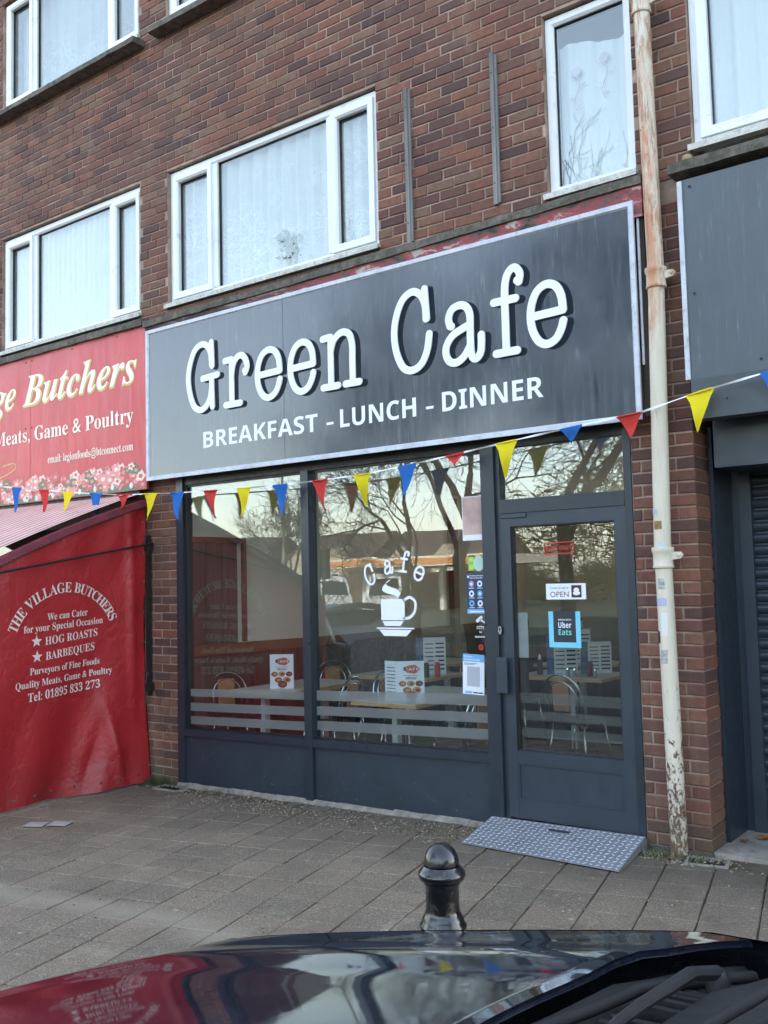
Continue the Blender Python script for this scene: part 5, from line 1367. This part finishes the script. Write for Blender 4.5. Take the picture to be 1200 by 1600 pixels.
def chair(x, y, rz, label):
    t = thing('bistro_chair', label, 'chair', (x, y, FZ), rz, group='metal bistro chairs')
    R = .0095
    def arc(w, h, y0, y1, zb):
        pts = [(-w, y0, zb)]
        for k in range(0, 13):
            a = math.pi-math.pi*k/12; pts.append((w*math.cos(a), y0+(y1-y0)*(.55+.45*math.sin(a)), h-w*.95+w*.95*math.sin(a)))
        pts.append((w, y0, zb)); return pts
    b = B(); b.tube(arc(.19,.86,.19,.25,.45), R, 8); mk('outer_hoop', b, M_chrome, t, smooth=True)
    b = B(); b.tube(arc(.135,.80,.19,.245,.46), R*.85, 8); mk('inner_hoop', b, M_chrome, t, smooth=True)
    b = B(); b.add([(-.08,.225,.56),(.08,.225,.56),(.08,.238,.80),(-.08,.238,.80),(-.08,.235,.56),(.08,.235,.56),(.08,.248,.80),(-.08,.248,.80)], [(3,2,1,0),(4,5,6,7),(0,1,5,4),(1,2,6,5),(2,3,7,6),(3,0,4,7)]); mk('back_slat', b, mat('pale_ply', lin(176,128,92), .5), t)
    b = B(); b.lathe([(.18,.445),(.195,.455),(.195,.468),(.17,.478)], n=22); mk('seat', b, mat('dark_seat', lin(58,48,46), .5), t, auto=40)
    for sx, sy in ((-1,-1),(1,-1),(-1,1),(1,1)):
        b = B(); b.tube([(sx*.15,sy*.14,.45),(sx*.175,sy*.165,.25),(sx*.20,sy*.20,.0)], R, 8); mk('leg', b, M_chrome, t, smooth=True)
    return t
c0 = chair(-6.30,.42, math.radians(70), 'metal hoop-back chair by the panelled wall, nearest the window')
for x, y, r, lb in ((-5.40,.62,-80,'metal hoop-back chair between the two window tables, front one'), (-5.32,1.30,-95,'metal hoop-back chair with a pale back slat between the window tables, rear one'),
                (-3.93,.42,-100,'metal hoop-back chair right of the right-hand window table'), (-4.95,1.15,85,'metal hoop-back chair left of the right-hand window table'),
                (-5.35,2.75,5,'metal hoop-back chair behind the second row table'), (-3.62,1.75,170,'metal hoop-back chair seen through the door, in front of the bottle table'),
                (-4.75,2.75,90,'metal hoop-back chair at the left end of the bottle table'), (-6.2,1.75,60,'metal hoop-back chair behind the left window table'), (-3.5,3.3,-60,'metal hoop-back chair at the right end of the bottle table'), (-5.0,4.3,20,'metal hoop-back chair at the rearmost table')):
    dup(c0, (x, y, FZ), math.radians(r), lb)
TZ = FZ+.7325
def menu(x, y, rz, label, two=False, h=.30, w=.21):
    t = thing('menu_card', label, 'menu', (x, y, TZ), rz, group='menu cards on the tables')
    b = B(); b.box(-w/2,w/2,0,.004,0,h); b.box(-w/2,w/2,-.04,.05,0,.004); mk('board', b, C_paper, t)
    if two: b = B(); b.add([(-w/2-.001,.0,0),(-w/2-.001,0,h),(-w/2-.10,.10,h),(-w/2-.10,.10,0)], [(0,1,2,3)]); mk('side_page', b, C_paper, t)
    b = B(); nn = 20; b.add([(.01+.058*(1+.08*math.cos(6*k*6.283/nn))*math.cos(k*6.283/nn), -.0008, h*.79+.034*(1+.1*math.cos(5*k*6.283/nn))*math.sin(k*6.283/nn)) for k in range(nn)], [tuple(range(nn))]); mk('badge', b, flatm('badge_orange', lin(190,92,56)), t)
    b = B(); rect(b,-.052,.07,h*.79-.011,h*.79+.011,-.0012); mk('badge_band', b, C_red, t)
    b = B(); lettering('x','CAFE','bold',P_(-.0016),-.045,.064,h*.79-.009,.018,None,None,b=b); mk('lettering', b, C_paper, t)
    b = B(); rect(b,-.055,-.034,h*.75,h*.85,-.0018); lettering('x','MENU','bold',P_(-.001),-.038,.042,h*.53,.020,None,None,b=b); rect(b,-.06,.06,h*.625,h*.635,-.001); mk('lettering', b, C_ink, t)
    b = B(); mi = 0
    for cx, cz, r in ((-.065,h*.42,.030),(.0,h*.42,.032),(.065,h*.42,.030),(-.03,h*.25,.034),(.045,h*.25,.036),(.005,h*.12,.042)):
        b.disc((cx,-.0012-.0002*mi,cz), r, (1,0,0), (0,0,1), 14, mi % 3, ry=r*.75); b.disc((cx+.004,-.0013-.0002*mi,cz), r*.5, (1,0,0), (0,0,1), 9, (mi+1) % 3, ry=r*.35); mi += 1
    mk('food_pictures', b, [C_brown, C_orange, flatm('food_dark', lin(84,50,44))], t)
    if two:
        b = B()
        for k in range(9): z = h*(.1+.09*k); b.add([(-w/2-.015,.012,z),(-w/2-.015,.012,z+.006),(-w/2-.085,.082,z+.006),(-w/2-.085,.082,z)], [(0,1,2,3)])
        mk('side_print', b, C_ink, t)
menu(-5.92,.60,math.radians(35),'white laminated CAFE MENU card on the left window table')
menu(-4.40,.44,math.radians(35),'folded white CAFE MENU card with side page on the right window table', True)
def stand(x, y, rz, label, h=.36):
    t = thing('price_board', label, 'price list', (x, y, TZ), rz, group='price lists on the tables')
    b = B(); b.box(-.07,.15,0,.006,0,h); mk('board', b, C_paper, t)
    b = B(); b.box(-.14,-.071,.0,.006,0,h); mk('blue_side', b, mat('blue_side_print', lin(70,110,150), .5, var=.4, scale=30, bump=0), t)
    b = B()
    for k in range(7): rect(b,-.055,.03,h*.12+k*h*.115,h*.12+k*h*.115+.010,-.001); rect(b,.05,.135,h*.12+k*h*.115,h*.12+k*h*.115+.016,-.001)
    mk('print', b, C_ink, t)
stand(-5.40,2.18,math.radians(33),'blue edged price list on the second row table')
stand(-4.25,2.72,math.radians(33),'blue edged price list on the bottle table, left of the pair')
stand(-4.62,3.82,math.radians(33),'blue edged price list on the rearmost table')
stand(-3.98,2.90,math.radians(33),'tall blue price list behind the bottles on the door-side table', .30)
def bottle(x, y, c, label):
    t = thing('sauce_bottle', label, 'bottle', (x, y, TZ), group='sauce bottles on the tables')
    b = B(); b.lathe([(.026,0),(.028,.01),(.028,.11),(.018,.14)], n=14); mk('bottle', b, c, t, smooth=True)
    b = B(); b.lathe([(.016,.1401),(.016,.16),(.005,.19)], n=10); mk('cap', b, C_paper, t)
bottle(-5.20,2.0,C_red,'red ketchup bottle beside the second row price list'); bottle(-5.28,1.93,flatm('brown_sauce', lin(60,34,28)),'brown sauce bottle beside the ketchup on the second row table')
bottle(-3.90,2.60,flatm('dark_ketchup', lin(110,40,36)),'dark red sauce bottle on the table seen through the door'); bottle(-4.42,2.60,flatm('brown_sauce', lin(60,34,28)),'brown sauce bottle at the left end of the door-side table')
for i, (x, y, lb) in enumerate(((-4.02,2.52,'glass salt cellar with steel cap beside the dark sauce bottle'), (-4.10,2.54,'second glass cellar left of the salt on the door-side table'), (-3.83,2.55,'steel capped shaker right of the dark sauce bottle'))):
    t = thing('shaker', lb, 'shaker', (x, y, TZ), group='shakers on the door-side table'); b = B(); b.lathe([(.017,0),(.02,.01),(.018,.06)], n=12); mk('body', b, C_grey, t); b = B(); b.lathe([(.018,.0601),(.016,.075),(.008,.082)], n=12); mk('cap', b, M_chrome, t)

# ================================================================== ACROSS THE ROAD (seen mirrored in the glass)
M_bark = mat('winter_bark', lin(70,62,54), .95, var=.3, scale=6, bump=.4); M_twig = mat('twigs', lin(44,38,34), .95, var=.2, bump=0)
def tree(x, y, h, r, seed, label, depth=6, spread=.55, fork=2.6):
    rr_ = random.Random(seed); t = thing('bare_tree', label, 'tree', (x, y, -.3), group='bare winter trees across the road')
    tb, cb = B(), B()
    def grow(p, d, l, rad, lev):
        pts = [p]; rads = [rad]; n_ = 4 if lev < 3 else 3; dd = d.copy()
        for k in range(n_):
            dd = (dd+V((rr_.gauss(0,.14),rr_.gauss(0,.14),rr_.gauss(0,.10)+(.05 if lev > 1 else 0)))).normalized()
            pts.append(pts[-1]+dd*l/n_); rads.append(max(.0065, rad*(1-.30*(k+1)/n_)))
        (tb if lev < 2 else cb).tube(pts, rads, 8 if lev < 2 else (5 if lev < 4 else 3), cap=False)
        if lev >= depth: return
        nb = 3 if lev < 2 else rr_.choice((3,3,4)) if lev < 6 else 2
        for k in range(nb):
            q = pts[-1] if k < 2 else pts[rr_.randrange(1, len(pts)-1)] if lev else pts[-2]
            a = rr_.uniform(.30, spread+.25)*(.7 if lev == 0 else 1); ax = dd.orthogonal(); ax.rotate(Matrix.Rotation(rr_.uniform(0,6.28), 3, dd)); nd = dd.copy(); nd.rotate(Matrix.Rotation(a, 3, ax))
            grow(q, nd, l*rr_.uniform(.62,.84), max(.0065, rads[-1]*(.76 if k < 2 else .5)), lev+1)
    grow(V((0,0,0)), V((rr_.uniform(-.05,.05),0,1)), fork, r, 0)
    mk('trunk', tb, M_bark, t, smooth=True); mk('branches', cb, M_twig, t)
tree(-12.2,-14,11,.21,3,'large bare tree with a forked trunk nearest the cafe across the road', 8, .6, 3.4)
tree(-9.4,-13.2,11,.20,8,'large bare tree right of the forked one across the road', 8, .6, 3.3)
tree(-7.0,-17,11,.18,15,'bare tree behind the two large ones across the road', 7, .55, 3.4)
tree(-28.3,-25,8,.13,21,'slender bare tree by the lamp post across the road', 7, .5, 2.0)
tree(-17.5,-19,9,.16,33,'medium bare tree in front of the filling station', 7, .6, 2.6)
# lamp post
t = thing('street_lamp', 'tall slim street lamp across the road, mirrored in the left pane', 'street lamp', (-28.0,-24.2,-.3))
b = B(); b.tube([(0,0,0),(0,0,3),(0,0,8.6)], [.10,.07,.05], 10); mk('pole', b, mat('galvanised', lin(130,124,110), .6), t); b = B(); b.box(-.12,.5,-.12,.12,8.6,8.75); mk('lamp_head', b, mat('lamp_cream', lin(200,180,140)), t)
# houses
M_hb = mat('house_brick', lin(104,84,74), .9, var=.25, scale=2, bump=0); M_roof = mat('roof_tiles', lin(84,72,68), .9, var=.2, scale=3, bump=0); M_cream2 = mat('cream_gable', lin(170,158,138), .9, bump=0)
def house(x, y, w, d, h, label, rz=0):
    t = thing('house', label, 'house', (x, y, -.3), rz, group='houses across the road')
    b = B(); b.box(-w/2,w/2,-d/2,d/2,0,h); mk('wall', b, M_hb, t)
    b = B(); r = h+2.3; e = .35
    b.add([(-w/2-e,-d/2-e,h),(w/2+e,-d/2-e,h),(w/2+e,d/2+e,h),(-w/2-e,d/2+e,h),(-w/2-e,0,r),(w/2+e,0,r)], [(0,1,5,4),(2,3,4,5),(3,0,4),(1,2,5),(0,3,2,1)]); mk('roof', b, M_roof, t)
    for k in range(int(w//4)):
        cx = -w/2+2+k*4
        b = B(); b.add([(cx-1.1,d/2+.5,h-2.6),(cx+1.1,d/2+.5,h-2.6),(cx+1.1,d/2+.5,h),(cx,d/2+.5,h+1.0),(cx-1.1,d/2+.5,h),(cx-1.1,0,h-2.6),(cx+1.1,0,h-2.6),(cx+1.1,0,h),(cx,0,h+1.0),(cx-1.1,0,h)], [(0,1,2,3,4),(1,6,7,2),(5,0,4,9),(2,7,8,3),(4,3,8,9)]); mk('gable_bay', b, M_cream2, t)
        for zz in (h-2.0, .9):
            f = link('window', None, t); b = B(); b.box(cx-.7,cx+.7,d/2+.51,d/2+.56,zz,zz+1.1); mk('frame', b, M_upvc, f); b = B(); b.box(cx-.62,cx-.04,d/2+.57,d/2+.58,zz+.08,zz+1.02); b.box(cx+.04,cx+.62,d/2+.57,d/2+.58,zz+.08,zz+1.02); mk('pane', b, M_cglass, f)
house(-50,-56,9,7,3.6,'brick house with cream gables left of the filling station',0); house(-41,-58,9,7,3.6,'brick house with cream gables half hidden by the canopy',0); house(-62,-56,9,7,3.8,'brick house with cream gables farthest left across the road')
house(6,-66,12,7,3.6,'long brick house with cream gables far right across the road'); house(-14,-62,9,7,3.6,'brick house with cream gables behind the tree trunks')
# filling station
fs_ = thing('filling_station', 'filling station with an orange and white canopy across the road', 'filling station', (-31,-41,-.3))
b = B(); b.box(-6,6,-4,4,2.75,3.25); mk('canopy', b, mat('canopy_white', lin(224,214,200), .5, bump=0), fs_)
b = B(); b.box(-6.02,6.02,4.01,4.05,2.85,3.15); mk('orange_band', b, flatm('canopy_orange', lin(206,142,86)), fs_)
for x in (-4.5,0,4.5): b = B(); b.box(x-.15,x+.15,-.15,.15,0,2.75); mk('column', b, M_upvc, fs_)
b = B(); b.box(-5,1,-6,-4.2,0,2.5); mk('kiosk', b, mat('kiosk_wall', lin(120,92,80)), fs_)
b = B(); b.box(-5,1,-4.19,-4.1,1.9,2.4); mk('kiosk_fascia', b, C_red, fs_)
ps = thing('price_totem', 'white roadside totem with a yellow and red shell emblem', 'sign', (-35.5,-40,-.3))
b = B(); b.box(-.6,.6,-.1,.1,0,3.4); mk('board', b, M_upvc, ps)
b = B(); n_ = 14; b.add([(0,.106,2.25)]+[(.40*math.sin(math.radians(-75+150*k/n_)), .106, 2.40+.42*math.cos(math.radians(-75+150*k/n_))) for k in range(n_+1)], [(0,k+1,k+2) for k in range(n_)]); mk('shell_emblem', b, flatm('shell_yellow', lin(240,196,40)), ps)
b = B()
for k in range(-3,4): a = math.radians(k*20); stroke(b, [(0,2.30),(.36*math.sin(a),2.42+.36*math.cos(a))], .012, .108, .107)
mk('emblem_ribs', b, C_red, ps)
def van(x, y, label, logo=True, rz=0):
    t = thing('delivery_van', label, 'van', (x, y, -.3), rz)
    b = B(); pr_ = [(-2.6,.35),(2.6,.35),(2.6,1.0),(2.1,1.15),(1.5,2.1),(1.2,2.35),(-2.6,2.4)]
    b.add([(px,-.95,pz) for px, pz in pr_]+[(px,.95,pz) for px, pz in pr_], [tuple(range(7)), tuple(range(13,6,-1))]+[(k,7+k,7+(k+1) % 7,(k+1) % 7) for k in range(7)]); mk('body', b, mat('van_white', (.7,.7,.7), .3, bump=0), t)
    b = B(); b.add([(1.35,.955,1.25),(2.0,.955,1.25),(1.55,.955,1.95),(1.25,.955,1.95)], [(0,1,2,3)]); b.add([(2.12,-.8,1.17),(2.12,.8,1.17),(1.56,.8,2.05),(1.56,-.8,2.05)], [(0,1,2,3)]); mk('window', b, M_cglass, t)
    for wx in (-1.7,1.8):
        for wy in (-.85,.85): b = B(); b.tube([(wx,wy-.12,.35),(wx,wy+.12,.35)], .35, 16); mk('wheel', b, M_tyre, t)
    if logo:
        b = B(); b.add([(-.3,.957,1.35),(-.3,.957,1.9),(-.8,.957,2.1),(-1.3,.957,1.9),(-1.3,.957,1.35),(-.8,.957,1.1)], [(0,1,2,3,4,5)]); mk('red_cube_logo', b, C_red, t)
        b = B(); lettering('x','dpd','sans',lambda u, v: (-u,.958,v),-1.1,.1,1.4,.45,None,None,b=b); mk('lettering', b, C_ink, t)
van(-33.5,-39,'white delivery van lettered dpd with a red cube by the filling station', True, 1.05); van(-44,-46,'plain white van left of the delivery van across the road', False, .6)
tl_ = thing('traffic_light', 'traffic light post across the road in front of the totem', 'traffic light', (-25.5,-24,-.3))
b = B(); b.tube([(0,0,0),(0,0,3)], .06, 8); mk('post', b, M_black, tl_); b = B(); b.box(-.25,.25,-.15,.15,2.1,3.3); mk('signal_head', b, M_black, tl_)
# far trees seen as one mass
b = B(); fr_ = random.Random(4)
for _ in range(42000):
    x = fr_.uniform(-75,40); base = 5.5+1.8*math.sin(x*.21)+1.2*math.sin(x*.53+1)+(2.2 if x > -31 else -2.5)
    z = fr_.random()**.8*base*(1.0+fr_.uniform(-.1,.15)); y = -70-fr_.random()*8 if x < -31 else -47-fr_.random()*9
    s_ = fr_.uniform(.10,.34); a = fr_.uniform(0,3.14); dx, dz = math.cos(a)*s_*2.2, math.sin(a)*s_*2.2
    b.add([(x-dx,y,z-dz),(x+dz*.09,y+.1,z-dx*.09),(x+dx,y,z+dz),(x-dz*.09,y,z+dx*.09)], [(0,1,2,3)])
mk('treeline', b, mat('far_twig_mass', lin(96,92,66), .95, var=.35, scale=.6, bump=0), kind='stuff', label='olive brown wood of bare trees along the far side of the road', cat='treeline')
b = B(); b.box(-90,60,-15.2,-15,-.3,.05); mk('far_kerb', b, M_kerb, kind='structure')
b = B(); b.add([(-90,-60,-.1),(60,-60,-.1),(60,-15.2,-.05),(-90,-15.2,-.05)], [(0,1,2,3)]); mk('far_verge', b, mat('verge_grass', (.075,.078,.045), .95, var=.3, scale=.8, bump=0), kind='structure')

bpy.data.scenes.remove(_ts)
